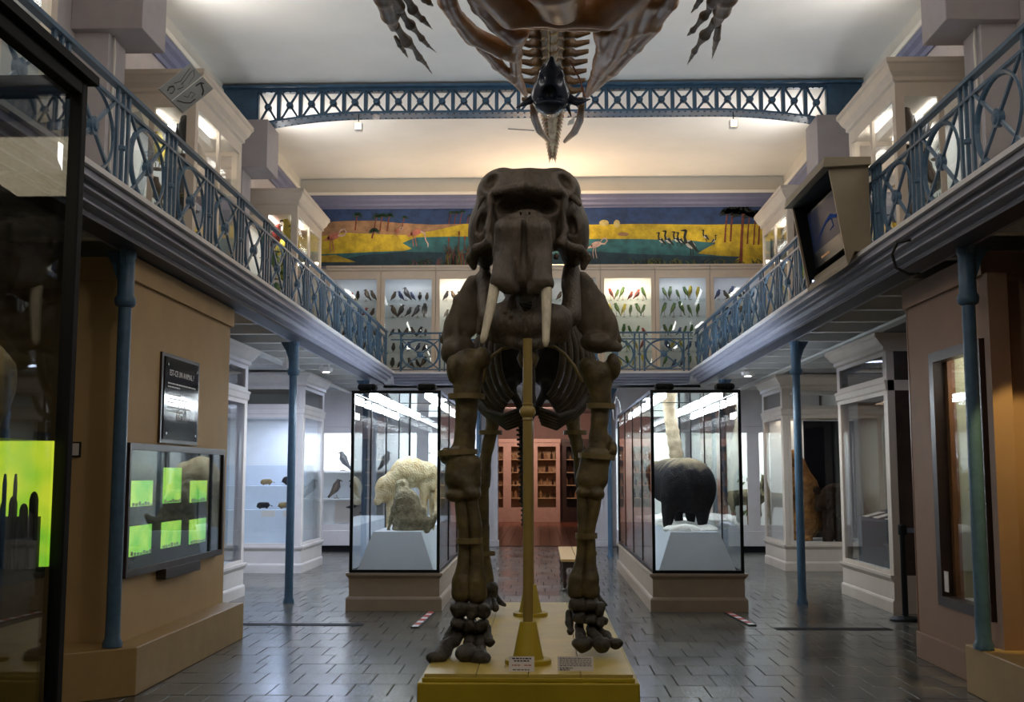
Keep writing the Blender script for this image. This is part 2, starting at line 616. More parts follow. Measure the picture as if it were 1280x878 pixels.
while y < 24.4:
    offx = (j * 0.5 + 0.17 * math.sin(j * 5.1)) % 1 * TW
    x = -HL + TW / 2 - offx
    while x < HL - TW / 2 + 0.1:
        if abs(x) + TW / 2 < HL:
            tiles.append((x, y))
        x += TW
    y += TL
    j += 1
def tile_seen(t):
    x, y = t
    if y < 7.6: return False
    if y < 11.0 and (x < -2.8 or x > 3.2): return False
    if y < 10.3 and -0.85 < x < 0.7: return False
    return abs(x - 0.025 * y * -1) < 0.46 * y
seen = sorted([t for t in tiles if tile_seen(t)], key=lambda t: t[1] * t[1] + t[0] * t[0])
near = set(seen[:300])
proto = MB()
tile_into(proto, 0, 0)
tile_me = [proto.mesh('floor_tile')]
for tl in (0.0015, -0.0012, 0.0008):
    q = MB()
    tile_into(q, 0, 0, tl)
    tile_me.append(q.mesh('floor_tile'))
for m in tile_me: m.materials.append(MATS['floor_tile'])
rest = MB()
for t in tiles:
    if t in near:
        inst('floor_tile', tile_me[random.randrange(4)], (t[0], t[1], 0), floor)
    else:
        tile_into(rest, t[0], t[1], random.choice((0, 0.0012, -0.001)))
tag(rest.build('floor_tiles', 'floor_tile', floor), 'dark worn floor tiles further back', kind='stuff')

# ---- ceiling and walls
struct(MB().box(-HW - 0.2, HW + 0.2, YF - 0.2, YB + 0.2, ZC, ZC + 0.2).build('ceiling', 'ceiling_plaster'))
struct(MB().box(-HW - 0.2, HW + 0.2, YF - 0.2, YF, -0.15, ZC).box(-HL - .2, -HW - .2, YF - .2, YF, -.15, ZG).box(HW + .2, HL + .2, YF - .2, YF, -.15, ZG).build('wall_front', 'front_wall'))
walls = {}
for s, nm in ((-1, 'wall_left'), (1, 'wall_right')):
    w = struct(MB().box(min(s * HW, s * (HW + 0.2)), max(s * HW, s * (HW + 0.2)), YF, YB, ZG, ZC).build(nm, 'wall_plaster'))
    struct(MB().box(min(s * HL, s * (HL + 0.2)), max(s * HL, s * (HL + 0.2)), YF, 24.5, -0.15, ZG).build(nm + '_lower', 'wall_plaster'))
    walls[s] = w
    # mauve field under the cornice, piers with corbels, cornice bands
    def bx(name, m, xa, xb, *r, bevel=0):
        return MB().box(min(s * xa, s * xb), max(s * xa, s * xb), *r).build(name, m, w, bevel=bevel)
    bx('wall_field', 'wall_mauve', HW - 0.02, HW, YF, YB, ZG, 6.9)
    for yc in (0.6, 6.1, 11.55, 16.9):
        bx('pier', 'wall_mauve', HW - 0.38, HW - 0.02, yc - 0.24, yc + 0.24, ZG, 6.25)
        bx('corbel', 'grey_box', HW - 0.78, HW - 0.02, yc - 0.36, yc + 0.36, 6.2, 6.95 if yc == 16.9 else ZC, bevel=0.01)
    prof = [(HW, 6.86), (HW - 0.05, 6.86), (HW - 0.05, 6.93), (HW - 0.09, 6.96), (HW - 0.09, 7.05), (HW - 0.14, 7.09), (HW - 0.14, 7.17), (HW, 7.17)]
    prof = [(s * a, b) for a, b in prof]
    MB().prism(prof if s > 0 else prof[::-1], 'y', YF, YB).build('cornice_band', 'cornice_blue', w)
    prof = [(HW, 7.17), (HW - 0.16, 7.17), (HW - 0.18, 7.22), (HW, 7.26)]
    prof = [(s * a, b) for a, b in prof]
    MB().prism(prof if s > 0 else prof[::-1], 'y', YF, YB).build('cornice_fillet', 'wall_plaster', w)
wb = struct(MB().box(-HW - 0.2, HW + 0.2, YB, YB + 0.2, ZG, ZC).build('wall_back', 'wall_plaster'))
for nm, m, pf in (('cornice_band', 'cornice_blue', [(0, 6.98), (0.05, 6.98), (0.05, 7.03), (0.09, 7.06), (0.09, 7.12), (0.14, 7.15), (0.14, 7.23), (0, 7.23)]),
                  ('cornice_fillet', 'wall_plaster', [(0, 7.23), (0.17, 7.23), (0.19, 7.28), (0, 7.31)])):
    MB().prism([(YB - a, b) for a, b in pf], 'x', -HW, HW).build(nm, m, wb)
# lower end wall with the passage, the room behind
PX0, PX1 = -0.95, 1.13
wl = struct(MB().box(-HL, PX0, 24.5, 24.75, 0, ZG).box(PX1, HL, 24.5, 24.75, 0, ZG).box(PX0, PX1, 24.5, 24.75, 3.1, ZG).build('wall_end', 'case_white'))
for xa, xb in ((PX0 - 0.36, PX0), (PX1, PX1 + 0.36)):
    MB().box(xa, xb, 24.38, 24.5, 0.14, 2.95).build('pilaster', 'case_white', wl, bevel=0.01)
    for q in range(3):
        xm = xa + 0.09 + q * 0.09
        MB().box(xm - 0.018, xm + 0.018, 24.365, 24.38, 0.3, 2.8).build('reed', 'case_white', wl)
    MB().box(xa - 0.03, xb + 0.03, 24.34, 24.5, 0, 0.14).build('pilaster_base', 'case_white', wl, bevel=0.01)
    MB().box(xa - 0.03, xb + 0.03, 24.34, 24.5, 2.95, 3.1).build('pilaster_capital', 'case_white', wl, bevel=0.01)
mat('room_wall', (0.26, 0.17, 0.15), 0.7, var=0.05)
mat('wood_floor', (0.17, 0.05, 0.02), 0.25, var=0.35, scale=2, stretch=(9, 0.5, 1))
fr_ = MB().box(-6, 6, 24.75, 38, -0.15, -0.012).build('floor_back_room', 'grout')
struct(fr_)
plank = None
for i in range(26):
    xx = -2.9 + i * 0.23
    if plank is None:
        p0 = MB().box(-0.112, 0.112, 24.76, 38, -0.012, 0)
        plank = p0.mesh('floorboard')
        plank.materials.append(MATS['wood_floor'])
    inst('floorboard', plank, (xx, 0, 0), fr_)
struct(MB().box(-6, -5.8, 24.75, 38, 0, 3.6).build('wall_room_left', 'room_wall'))
struct(MB().box(5.8, 6, 24.75, 38, 0, 3.6).build('wall_room_right', 'room_wall'))
struct(MB().box(-6, 6, 38, 38.2, 0, 3.6).build('wall_room_back', 'room_wall'))
struct(MB().box(-6, 6, 24.5, 38.2, 3.6, 3.8).build('ceiling_back_room', 'wall_mauve'))
area('room_lamp', (-0.3, 34.4, 3.4), (3.0, 0.6), 70, (1.0, 0.66, 0.52), (-0.3, 37, 1.2))
area('room_lamp', (0.5, 28.5, 3.4), (2.0, 0.6), 10, (1.0, 0.60, 0.45), (0.5, 29, 0))

# ---- lower left windows with blinds
emit_mat('daylight', (0.55, 0.70, 1.0), 2.6)
mat('blind', (0.62, 0.66, 0.75), 0.5)
for wi, yc in enumerate((16.4, 20.9)):
    wn = thing('window_%d' % (wi + 1), None, None, (-HL, yc, 1.2))
    struct(wn)
    MB().box(-HL, -HL + 0.012, yc - 0.55, yc + 0.55, 0.95, 2.75).build('pane', 'daylight', wn)
    fm = MB()
    for a, b, c, d in ((yc - 0.62, yc - 0.55, 0.88, 2.82), (yc + 0.55, yc + 0.62, 0.88, 2.82), (yc - 0.03, yc + 0.03, 0.95, 2.75)):
        fm.box(-HL, -HL + 0.07, a, b, c, d)
    fm.box(-HL, -HL + 0.07, yc - 0.62, yc + 0.62, 0.88, 0.95).box(-HL, -HL + 0.07, yc - 0.62, yc + 0.62, 2.75, 2.82)
    fm.build('window_frame', 'case_white', wn)
    sl = MB().box(-0.025, 0.025, -0.54, 0.54, -0.003, 0.003).mesh('blind_slat')
    sl.materials.append(MATS['blind'])
    for q in range(30):
        inst('blind_slat', sl, (-HL + 0.1, yc, 1.0 + q * 0.058), wn, rot=(0, 0.6, 0))

# ================================================================== GALLERIES
XG = 2.72          # inner edge of the side galleries
YE = 20.45         # front edge of the end gallery
def gal_profile(e, s):
    p = [(0, 3.40), (0, 3.345), (0.05, 3.33), (0.05, 3.30), (0.10, 3.285), (0.12, 3.25), (0.12, 3.235), (0.17, 3.22), (0.17, 3.20), (0.42, 3.20), (0.42, 3.40)]
    return [(e + s * a, b) for a, b in p]
for s, lab in ((-1, 'iron gallery balcony along the wall with the green-lit display panel'),
               (1, 'iron gallery balcony along the wall with the monitor cabinet')):
    g = thing('gallery_balcony', lab, 'balcony', (s * 3.8, 9, 3.2))
    pr = gal_profile(s * XG, s)
    MB().prism(pr if s > 0 else pr[::-1], 'y', YF, YE).build('fascia', 'slate', g)
    pn = [(s * (XG - 0.03), 3.385), (s * (XG - 0.03), 3.42), (s * (XG + 0.3), 3.42), (s * (XG + 0.3), 3.385)]
    MB().prism(pn[::-1] if s > 0 else pn, 'y', YF, YE).build('nosing', 'nosing', g)
    for za, xo in ((3.335, 0.0), (3.292, 0.05), (3.243, 0.11)):      # fine fillets of the moulding
        xa, xb = s * (XG + xo - 0.008), s * (XG + xo + 0.03)
        MB().box(min(xa, xb), max(xa, xb), YF, YE, za - 0.007, za + 0.007).build('fillet', 'lilac', g)
    xa, xb = s * (XG + 0.24), s * HL
    MB().box(min(xa, xb), max(xa, xb), YF, 24.5, 3.355, 3.398).build('deck', 'soffit', g)
    xa, xb = s * (XG + 0.16), s * (XG + 0.34)
    MB().box(min(xa, xb), max(xa, xb), YF, YE, 3.175, 3.20).build('flange', 'flange_dark', g)
    xa, xb = s * (XG + 0.42), s * (HL - 0.05)
    jm = MB().box(min(xa, xb), max(xa, xb), -0.05, 0.05, 3.20 - 3.28, 3.355 - 3.28).mesh('joist')
    jm.materials.append(MATS['joist'])
    y = 5.0
    while y < YB:
        inst('joist', jm, ((0, y, 3.28)), g)
        y += 0.9
    xa, xb = s * 3.78, s * 3.9
    MB().box(min(xa, xb), max(xa, xb), YF, YB, 3.17, 3.2).build('bearer', 'joist', g)
ge = thing('gallery_balcony', 'short iron gallery balcony in front of the bird cabinets below the painting', 'balcony', (0, 21.5, 3.2))
pr = [(a, b) for a, b in gal_profile(YE, 1)]
MB().prism(pr, 'x', -XG, XG).build('fascia', 'slate', ge)
MB().box(-XG, XG, YE - 0.03, YE + 0.3, 3.385, 3.42).build('nosing', 'nosing', ge)
for za, xo in ((3.335, 0.0), (3.292, 0.05), (3.243, 0.11)):
    MB().box(-XG, XG, YE + xo - 0.008, YE + xo + 0.03, za - 0.007, za + 0.007).build('fillet', 'lilac', ge)
MB().box(-XG - 0.24, XG + 0.24, YE + 0.24, 24.5, 3.355, 3.398).build('deck', 'soffit', ge)

# ---- railings
RX, ZR0, ZR1, ZR2 = 2.84, 3.47, 4.03, 4.15     # rail plane, bottom, middle, top rail
def rail_meshes(ax):
    """pieces of one 1 m panel; ax 'y' runs along the hall, ax 'x' across it"""
    d = Vector((0, 1, 0)) if ax == 'y' else Vector((1, 0, 0))
    n = Vector((1, 0, 0)) if ax == 'y' else Vector((0, 1, 0))
    zc = (ZR0 + ZR1) / 2
    out = {}
    ring = MB()
    R, Z = 0.34, (ZR1 - ZR0) / 2 - 0.01
    pts = [d * (R * math.cos(a)) + Vector((0, 0, Z * math.sin(a))) for a in np.linspace(0, 2 * math.pi, 29)[:-1]]
    ring.tube(pts, 0.011, 6, closed=True, flat=1.9, side=(0, 0, 1))
    # flat band: wide across the rail plane
    out['ring'] = ring.mesh('ring')
    for nm, sg in (('cross_bar', 1), ('cross_bar', -1)):
        m = MB().obox(d * -0.36 + Vector((0, 0, -sg * (ZR1 - ZR0) / 2)), d * 0.36 + Vector((0, 0, sg * (ZR1 - ZR0) / 2)), 0.02, 0.022, side=tuple(n))
        out['cross%d' % sg] = m.mesh('cross_bar')
    ro = MB()
    prof = [(0.0, -0.035), (0.03, -0.033), (0.045, -0.02), (0.06, -0.018), (0.06, 0.018), (0.045, 0.02), (0.03, 0.033), (0.0, 0.035)]
    ro.lathe(prof, n=14, axis='x' if ax == 'y' else 'y')
    out['rosette'] = ro.mesh('rosette')
    out['baluster'] = MB().obox((0, 0, 3.40 - zc), (0, 0, ZR2 - zc), 0.034, 0.02, side=tuple(d)).mesh('baluster')
    th = MB().obox((0, 0, 3.40 - zc), (0, 0, ZR2 - zc), 0.024, 0.024, side=tuple(d))
    th.lathe([(0.016, -0.02), (0.03, -0.012), (0.03, 0.012), (0.016, 0.02)], n=8)
    out['thin'] = th.mesh('baluster')
    for m in out.values():
        m.materials.append(MATS['blue_iron'])
    return out, zc
def railing(lab, ax, fixed, a, b, c0, step):
    t = thing('gallery_railing', lab, 'railing', (fixed, (a + b) / 2, 3.42) if ax == 'y' else ((a + b) / 2, fixed, 3.42))
    ms, zc = rail_meshes(ax)
    d = Vector((0, 1, 0)) if ax == 'y' else Vector((1, 0, 0))
    def P(u, z): return Vector((fixed, u, z)) if ax == 'y' else Vector((u, fixed, z))
    sd = (1, 0, 0) if ax == 'y' else (0, 1, 0)
    for nm, z, w, h in (('top_rail', ZR2, 0.055, 0.03), ('middle_rail', ZR1, 0.03, 0.022), ('bottom_rail', ZR0, 0.035, 0.022)):
        MB().obox(P(a, z), P(b, z), w, h, side=sd).build(nm, 'blue_iron', t)
    c = c0
    while c < b:
        if c - 0.5 * step > a - 0.2:
            for k_, u in (('ring', 0), ('cross1', 0), ('cross-1', 0), ('rosette', 0), ('baluster', -0.40 * step), ('baluster', 0.40 * step), ('thin', 0.5 * step)):
                if a < c + u < b:
                    inst({'cross1': 'cross_bar', 'cross-1': 'cross_bar', 'thin': 'baluster'}.get(k_, k_), ms[k_], P(c + u, zc), t)
        c += step
    return t
railing('blue ironwork railing of the gallery above the green-lit display panel', 'y', -RX, 2.0, 20.35, 2.83, 1.0)
railing('blue ironwork railing of the gallery that carries the monitor cabinet', 'y', RX, 2.0, 20.35, 2.83, 1.0)
railing('blue ironwork railing crossing the hall before the bird cabinets', 'x', 20.57, -RX + 0.05, RX - 0.05, -2.24, 0.9)

# ---- cast iron columns
def column(x, y, z0, lab, top=3.175, r=0.051, group=None):
    s = 1 if x > 0 else -1
    t = thing('iron_column', lab, 'column', (x, y, z0), group)
    sh = MB().lathe([(r * 1.35, 0), (r * 1.35, 0.03), (r * 1.05, 0.06), (r, 0.2), (r * 0.92, top - z0 - 0.42)], (x, y, z0), 18)
    smooth_by_angle(sh.build('shaft', 'blue_iron', t))
    cp = MB().lathe([(r * 0.92, 0), (r * 1.35, 0.015), (r * 1.5, 0.04), (r * 1.5, 0.07), (r * 1.2, 0.09), (r * 1.15, 0.36), (r * 1.3, 0.38), (r * 1.3, 0.42)], (x, y, top - 0.42), 18)
    smooth_by_angle(cp.build('capital', 'blue_iron', t))
    for dy in (-1, 1):
        b = MB().prism([(y + dy * 0.05, top - 0.12), (y + dy * 0.06, top - 0.10), (y + dy * 0.07, top - 0.05), (y + dy * 0.10, top), (y + dy * 0.05, top)], 'x', x - 0.022, x + 0.022)
        b.build('bracket', 'blue_iron', t)
    b = MB().prism([(x + s * 0.05, top), (x + s * 0.16, top), (x + s * 0.10, top - 0.10), (x + s * 0.05, top - 0.24)], 'y', y - 0.022, y + 0.022)
    b.build('bracket', 'blue_iron', t)
    return t
column(-3.03, 8.0, 0.34, 'blue iron column standing on the ochre ledge beside the green-lit display panel')
column(3.07, 8.05, 0.34, 'blue iron column standing at the end of the ledge beside the tall glazed opening')
column(-3.06, 13.7, 0.0, 'slim blue iron column on the floor before the case of small mammals')
column(3.13, 13.8, 0.0, 'slim blue iron column on the floor before the case of brown bears')
column(-3.06, 19.4, 0.0, 'far blue iron column behind the glass case with the cream-furred animal')
column(3.13, 19.4, 0.0, 'far blue iron column behind the glass case with the dark hoofed animal')
column(-1.2, 21.4, 0.0, 'blue iron column by the passage next to the cream animal case', r=0.045)
column(1.29, 21.4, 0.0, 'blue iron column by the passage next to the dark hoofed animal case', r=0.045)

# ---- riveted roof girder
GY = 16.9
gd = thing('roof_girder', 'blue riveted lattice girder with arched ends spanning under the ceiling', 'girder', (0, GY, 7.2))
def gz(x):
    a = max(0, abs(x) - 2.6)
    return 7.10 - 0.155 * (a / 1.7) ** 2
MB().box(-HW, HW, GY - 0.16, GY + 0.16, 7.53, 7.565).box(-HW, HW, GY - 0.05, GY + 0.05, 7.485, 7.53).build('top_chord', 'girder_blue', gd)
xs = np.linspace(-4.45, 4.45, 61)
ch = MB()
for xa, xb in zip(xs[:-1], xs[1:]):
    ch.add([(xa, GY - 0.16, gz(xa) - 0.0), (xb, GY - 0.16, gz(xb)), (xb, GY + 0.16, gz(xb)), (xa, GY + 0.16, gz(xa)),
            (xa, GY - 0.16, gz(xa) + 0.03), (xb, GY - 0.16, gz(xb) + 0.03), (xb, GY + 0.16, gz(xb) + 0.03), (xa, GY + 0.16, gz(xa) + 0.03)],
           [(0, 3, 2, 1), (4, 5, 6, 7), (0, 1, 5, 4), (2, 3, 7, 6)])
    ch.add([(xa, GY - 0.05, gz(xa) + 0.03), (xb, GY - 0.05, gz(xb) + 0.03), (xb, GY + 0.05, gz(xb) + 0.03), (xa, GY + 0.05, gz(xa) + 0.03),
            (xa, GY - 0.05, gz(xa) + 0.07), (xb, GY - 0.05, gz(xb) + 0.07), (xb, GY + 0.05, gz(xb) + 0.07), (xa, GY + 0.05, gz(xa) + 0.07)],
           [(0, 3, 2, 1), (4, 5, 6, 7), (0, 1, 5, 4), (2, 3, 7, 6)])
ch.build('bottom_chord', 'girder_blue', gd)
for s in (-1, 1):
    p = [(s * 4.43, 7.53), (s * HW, 7.53), (s * HW, 7.12), (s * 4.72, 6.98), (s * 4.43, 6.86)]
    MB().prism(p if s < 0 else p[::-1], 'y', GY - 0.06, GY + 0.06).build('gusset', 'girder_blue', gd)
    MB().lathe([(0.06, GY - 0.075), (0.06, GY - 0.06)], (s * 4.75, 0, 7.18), 12, 'y').build('bolt', 'girder_blue', gd)
NB = 26
bw = 8.86 / NB
rv = MB()
for i in range(NB + 1):
    x = -4.43 + i * bw
    MB().box(x - 0.028, x + 0.028, GY - 0.04, GY + 0.04, gz(x) + 0.05, 7.5).build('post', 'girder_blue', gd)
    if i < NB:
        x2 = x + bw
        zl, zr = gz(x + 0.04) + 0.065, gz(x2 - 0.04) + 0.065
        MB().obox((x + 0.04, GY - 0.02, zl), (x2 - 0.04, GY - 0.02, 7.49), 0.034, 0.02, side=(1, 0, 0)).build('diagonal', 'girder_blue', gd)
        MB().obox((x + 0.04, GY + 0.02, 7.49), (x2 - 0.04, GY + 0.02, zr), 0.034, 0.02, side=(1, 0, 0)).build('diagonal', 'girder_blue', gd)
        MB().lathe([(0.0, GY - 0.07), (0.04, GY - 0.062), (0.055, GY - 0.035), (0.055, GY + 0.035), (0.0, GY + 0.06)], (x + bw / 2, 0, (7.49 + (zl + zr) / 2) / 2), 10, 'y').build('rosette', 'girder_blue', gd)
mat('rivet', (0.02, 0.045, 0.08), 0.5)
for i in range(90):
    x = -4.4 + i * 8.8 / 89
    for yy in (GY - 0.11, GY + 0.11):
        rv.lathe([(0.016, gz(x) - 0.010), (0.018, gz(x))], (x, yy, 0), 6)
    rv.lathe([(0.015, GY - 0.062), (0.017, GY - 0.05)], (x, 0, 7.485), 6, 'y')
tag(rv.build('rivets', 'rivet', gd), kind='stuff')
def girder_lamp(x, lab, warm=True):
    z = gz(x)
    t = thing('spotlight', lab, 'lamp', (x, GY - 0.1, z))
    MB().tube([(x, GY - 0.1, z + 0.01), (x, GY - 0.1, z - 0.13)], 0.008, 6).build('stem', 'black', t)
    MB().box(x - 0.06, x + 0.06, GY - 0.15, GY - 0.03, z - 0.26, z - 0.13).build('lamp_housing', 'case_white', t, bevel=0.015)
    MB().box(x - 0.045, x + 0.045, GY - 0.156, GY - 0.15, z - 0.245, z - 0.145).build('lamp_glass', 'lamp_warm', t)
girder_lamp(-2.82, 'small square lit spotlight hanging under the girder on the side of the sketch stand')
girder_lamp(2.96, 'small square lit spotlight hanging under the girder on the monitor side')
tq = thing('smoke_detector', 'small round white detector under the girder beside a lit spotlight', 'detector', (-2.55, GY - 0.08, gz(2.55)))
MB().lathe([(0.03, -0.075), (0.055, -0.06), (0.06, -0.02), (0.05, 0.0)], tuple(tq.location), 12).build('detector_body', 'case_white', tq)

# ================================================================== MURAL
MY = YB - 0.03
mu_c = dict(sky=(0.020, 0.055, 0.16), sky2=(0.045, 0.085, 0.17), sand=(0.36, 0.20, 0.10), yellow=(0.58, 0.42, 0.02), ochre=(0.48, 0.34, 0.03), water=(0.016, 0.055, 0.085),
            teal=(0.03, 0.15, 0.17), dark=(0.012, 0.022, 0.02), green=(0.03, 0.09, 0.05), trunk=(0.20, 0.045, 0.02), pink=(0.50, 0.16, 0.11), palepink=(0.60, 0.42, 0.36),
            reed=(0.22, 0.07, 0.07), white=(0.62, 0.62, 0.58), olive=(0.16, 0.17, 0.03), dune=(0.55, 0.45, 0.16))
for k_, v_ in mu_c.items():
    mat('paint_' + k_, tuple(c * .82 for c in v_), 0.6, var=0.34, scale=4.5, bump=0.1, bscale=30)
mural = thing('wall_painting', 'long painted landscape of flamingos, cranes and palms by yellow water banks', 'painting', (0, MY, 5.8))
def mp(px, py):
    v = at(px, py, MY)
    return (v.x, v.z)
MCOL = ['paint_' + k_ for k_ in mu_c]
MI = {k_: i for i, k_ in enumerate(mu_c)}
def poly(mb, pts, c, lay):
    q = [mp(*p) for p in pts]
    a = sum(q[i][0] * q[(i + 1) % len(q)][1] - q[(i + 1) % len(q)][0] * q[i][1] for i in range(len(q)))
    if a < 0: q = q[::-1]
    mb.prism(q, 'y', MY, MY - 0.002 - 0.0015 * lay, MI[c])
    # faces of the prism point outward along -y
def stroke(mb, pts, w, c, lay):
    q = [Vector(mp(*p)) for p in pts]
    ws = w if isinstance(w, (list, tuple)) else [w] * len(q)
    for i in range(len(q) - 1):
        d = (q[i + 1] - q[i]).normalized()
        n = Vector((-d.y, d.x)) * 0.5
        a, b = ws[i] * 0.0163, ws[i + 1] * 0.0163
        e = d * 0.004
        pl = [q[i] - e + n * a, q[i] - e - n * a, q[i + 1] + e - n * b, q[i + 1] + e + n * b]
        mb.prism([(p.x, p.y) for p in pl], 'y', MY, MY - 0.002 - 0.0015 * lay, MI[c])
def oval(mb, cx, cy, rx, ry, c, lay, rot=0, n=14):
    r = math.radians(rot)
    poly(mb, [(cx + rx * math.cos(a) * math.cos(r) - ry * math.sin(a) * math.sin(r), cy + rx * math.cos(a) * math.sin(r) + ry * math.sin(a) * math.cos(r))
              for a in [2 * math.pi * i / n for i in range(n)]], c, lay)
def mbuild(mb, nm): return mb.build(nm, MCOL, mural)
m = MB(); poly(m, [(401, 259), (961, 259), (961, 333), (401, 333)], 'sky', 0); mbuild(m, 'painted_sky')
m = MB()
poly(m, [(401, 278), (440, 276), (470, 276), (500, 279), (540, 281), (575, 280), (600, 280), (600, 300), (401, 300)], 'sand', 1)
poly(m, [(401, 296), (430, 291), (470, 293), (510, 294), (545, 288), (580, 280), (640, 279), (680, 280), (735, 281), (800, 280), (880, 281), (961, 280), (961, 333), (401, 333)], 'yellow', 2)
mbuild(m, 'painted_bank')
m = MB()
poly(m, [(401, 318), (430, 317), (470, 315), (505, 314), (515, 311), (503, 304), (520, 297), (560, 296), (600, 296), (650, 297), (735, 299), (800, 299), (862, 301),
         (895, 304), (880, 312), (872, 317), (900, 320), (925, 321), (905, 333), (401, 333)], 'teal', 3)
poly(m, [(401, 326), (430, 324), (455, 319), (505, 315), (560, 316), (610, 318), (680, 318), (735, 314), (800, 318), (905, 321), (925, 321), (910, 333), (401, 333)], 'water', 4)
mbuild(m, 'painted_water')
m = MB()
poly(m, [(401, 320), (420, 319), (440, 326), (445, 328), (401, 328)], 'ochre', 5); mbuild(m, 'painted_islet')
def palm(x, yb, yt, w, r, c='green'):
    m = MB()
    stroke(m, [(x - 2, yb), (x - 1, (yb + yt) / 2), (x + 1, yt)], [w * 1.2, w, w * .8], 'trunk', 6)
    for k_ in range(9):
        a = math.pi * (k_ / 8) * 1.3 - 0.15 * math.pi
        stroke(m, [(x + 1, yt), (x + 1 + r * .6 * math.cos(a), yt - r * .5 * math.sin(a)), (x + 1 + r * math.cos(a), yt - r * .35 * math.sin(a) + r * .25)], [r * .16, r * .24, r * .05], c, 7)
    mbuild(m, 'painted_palm')
for x, yb, yt, w, r in ((446, 288, 269, 1.5, 6), (470, 288, 271, 1.5, 6), (477, 289, 270, 1.5, 6), (486, 289, 270, 1.5, 6), (505, 283, 272, 1, 4), (467, 298, 289, 2, 7),
                        (563, 280, 266, 1, 4), (570, 280, 266, 1, 4), (577, 280, 265, 1, 4), (586, 279, 270, 1, 3)):
    palm(x, yb, yt, w, r)
for x, yb, yt, w, r in ((908, 303, 266, 2, 11), (915, 302, 264, 2, 12), (928, 329, 266, 3.4, 16), (936, 305, 270, 1.6, 9), (944, 306, 268, 1.6, 10), (950, 306, 268, 1.8, 10)):
    palm(x, yb, yt, w, r, 'dark')
def flam(x, y, s, fl=1, feed=False, body='pink'):
    m = MB()
    oval(m, x, y, 7 * s, 3.6 * s, body, 8, -18 * fl)
    poly(m, [(x - 4 * s * fl, y - 1), (x - 12 * s * fl, y + 5 * s), (x - 5 * s * fl, y + 4 * s)], body, 8)
    if feed:
        stroke(m, [(x + 6 * s * fl, y - 1.5 * s), (x + 11 * s * fl, y + 1 * s), (x + 12 * s * fl, y + 9 * s), (x + 15 * s * fl, y + 14 * s), (x + 15 * s * fl, y + 18 * s)], [2.2 * s, 1.8 * s, 1.4 * s, 1.6 * s, 1 * s], 'palepink', 9)
    else:
        stroke(m, [(x + 5 * s * fl, y - 1 * s), (x + 11 * s * fl, y - 1 * s), (x + 14 * s * fl, y - 5 * s), (x + 12 * s * fl, y - 8 * s), (x + 8 * s * fl, y - 7 * s), (x + 6 * s * fl, y - 4 * s)], [2.2 * s, 1.7 * s, 1.4 * s, 1.4 * s, 1.6 * s, .8 * s], 'palepink', 9)
    stroke(m, [(x - 1 * s, y + 3 * s), (x - 0.5 * s, y + 10 * s), (x + 1 * s, y + 17 * s)], .9 * s, body, 8)
    stroke(m, [(x - 3 * s, y + 3 * s), (x - 4 * s, y + 10 * s), (x - 3 * s, y + 17 * s)], .9 * s, body, 8)
    mbuild(m, 'painted_flamingo')
flam(417, 296, 1.15)
flam(520, 291, 1.0, 1, True)
flam(497, 288, 0.5)
flam(745, 306, 1.0, 1, False, 'palepink')
def crane(x, y, s, fl=1):
    m = MB()
    oval(m, x, y, 5.5 * s, 3.2 * s, 'white', 8, 35 * fl)
    poly(m, [(x - 3 * s * fl, y - 2 * s), (x + 1 * s * fl, y - 4 * s), (x + 8 * s * fl, y + 7 * s), (x + 5 * s * fl, y + 6 * s)], 'dark', 9)
    stroke(m, [(x - 4 * s * fl, y - 1 * s), (x - 5.5 * s * fl, y - 7 * s), (x - 4 * s * fl, y - 13 * s), (x - 9 * s * fl, y - 13 * s)], [3 * s, 2.2 * s, 2.6 * s, .5 * s], 'dark', 9)
    stroke(m, [(x, y + 3 * s), (x + .5 * s, y + 10 * s)], .8 * s, 'dark', 8)
    stroke(m, [(x + 2 * s, y + 3 * s), (x + 2.5 * s, y + 10 * s)], .8 * s, 'dark', 8)
    mbuild(m, 'painted_crane')
for x, y, s in ((827, 301, .75), (836, 301, .9), (846, 300, .75), (851, 301, .75), (863, 306, 1.35)): crane(x, y, s)
crane(882, 296, .6); crane(892, 301, .5, -1)
m = MB()
oval(m, 755, 279, 6, 4, 'dune', 6); oval(m, 771, 280, 4, 5, 'dune', 6); oval(m, 779, 293, 7, 2.4, 'sand', 6); mbuild(m, 'painted_huts')
def reeds(x0, x1, yb, h, n, cols):
    m = MB()
    for i in range(n):
        x = random.uniform(x0, x1)
        hh = h * random.uniform(.5, 1)
        stroke(m, [(x, yb), (x + random.uniform(-3, 3), yb - hh * .6), (x + random.uniform(-7, 7), yb - hh)], [1.2, .9, .3], random.choice(cols), 7 + i % 4)
    mbuild(m, 'painted_reeds')
reeds(556, 592, 332, 26, 60, ['reed', 'green', 'olive', 'trunk', 'dark'])
reeds(510, 556, 332, 10, 30, ['reed', 'green', 'dark'])
reeds(790, 850, 332, 10, 50, ['green', 'dark', 'olive'])
reeds(850, 955, 332, 9, 40, ['green', 'dark', 'olive'])
m = MB()
for p in ((561, 300), (574, 292), (581, 298)):
    stroke(m, [(p[0] - 1, 320), p], .7, 'trunk', 10); oval(m, p[0], p[1], 1.1, 3, 'trunk', 11)
mbuild(m, 'painted_bulrush')
fm = MB()
x0, z0 = mp(400, 334); x1, z1 = mp(962, 258.5)
fm.box(x0, x1, MY - 0.03, MY, z0 - 0.03, z0).box(x0, x1, MY - 0.03, MY, z1, z1 + 0.03).box(x0 - 0.03, x0, MY - 0.03, MY, z0, z1).box(x1, x1 + 0.03, MY - 0.03, MY, z0, z1)
fm.build('frame', 'cornice_blue', mural)
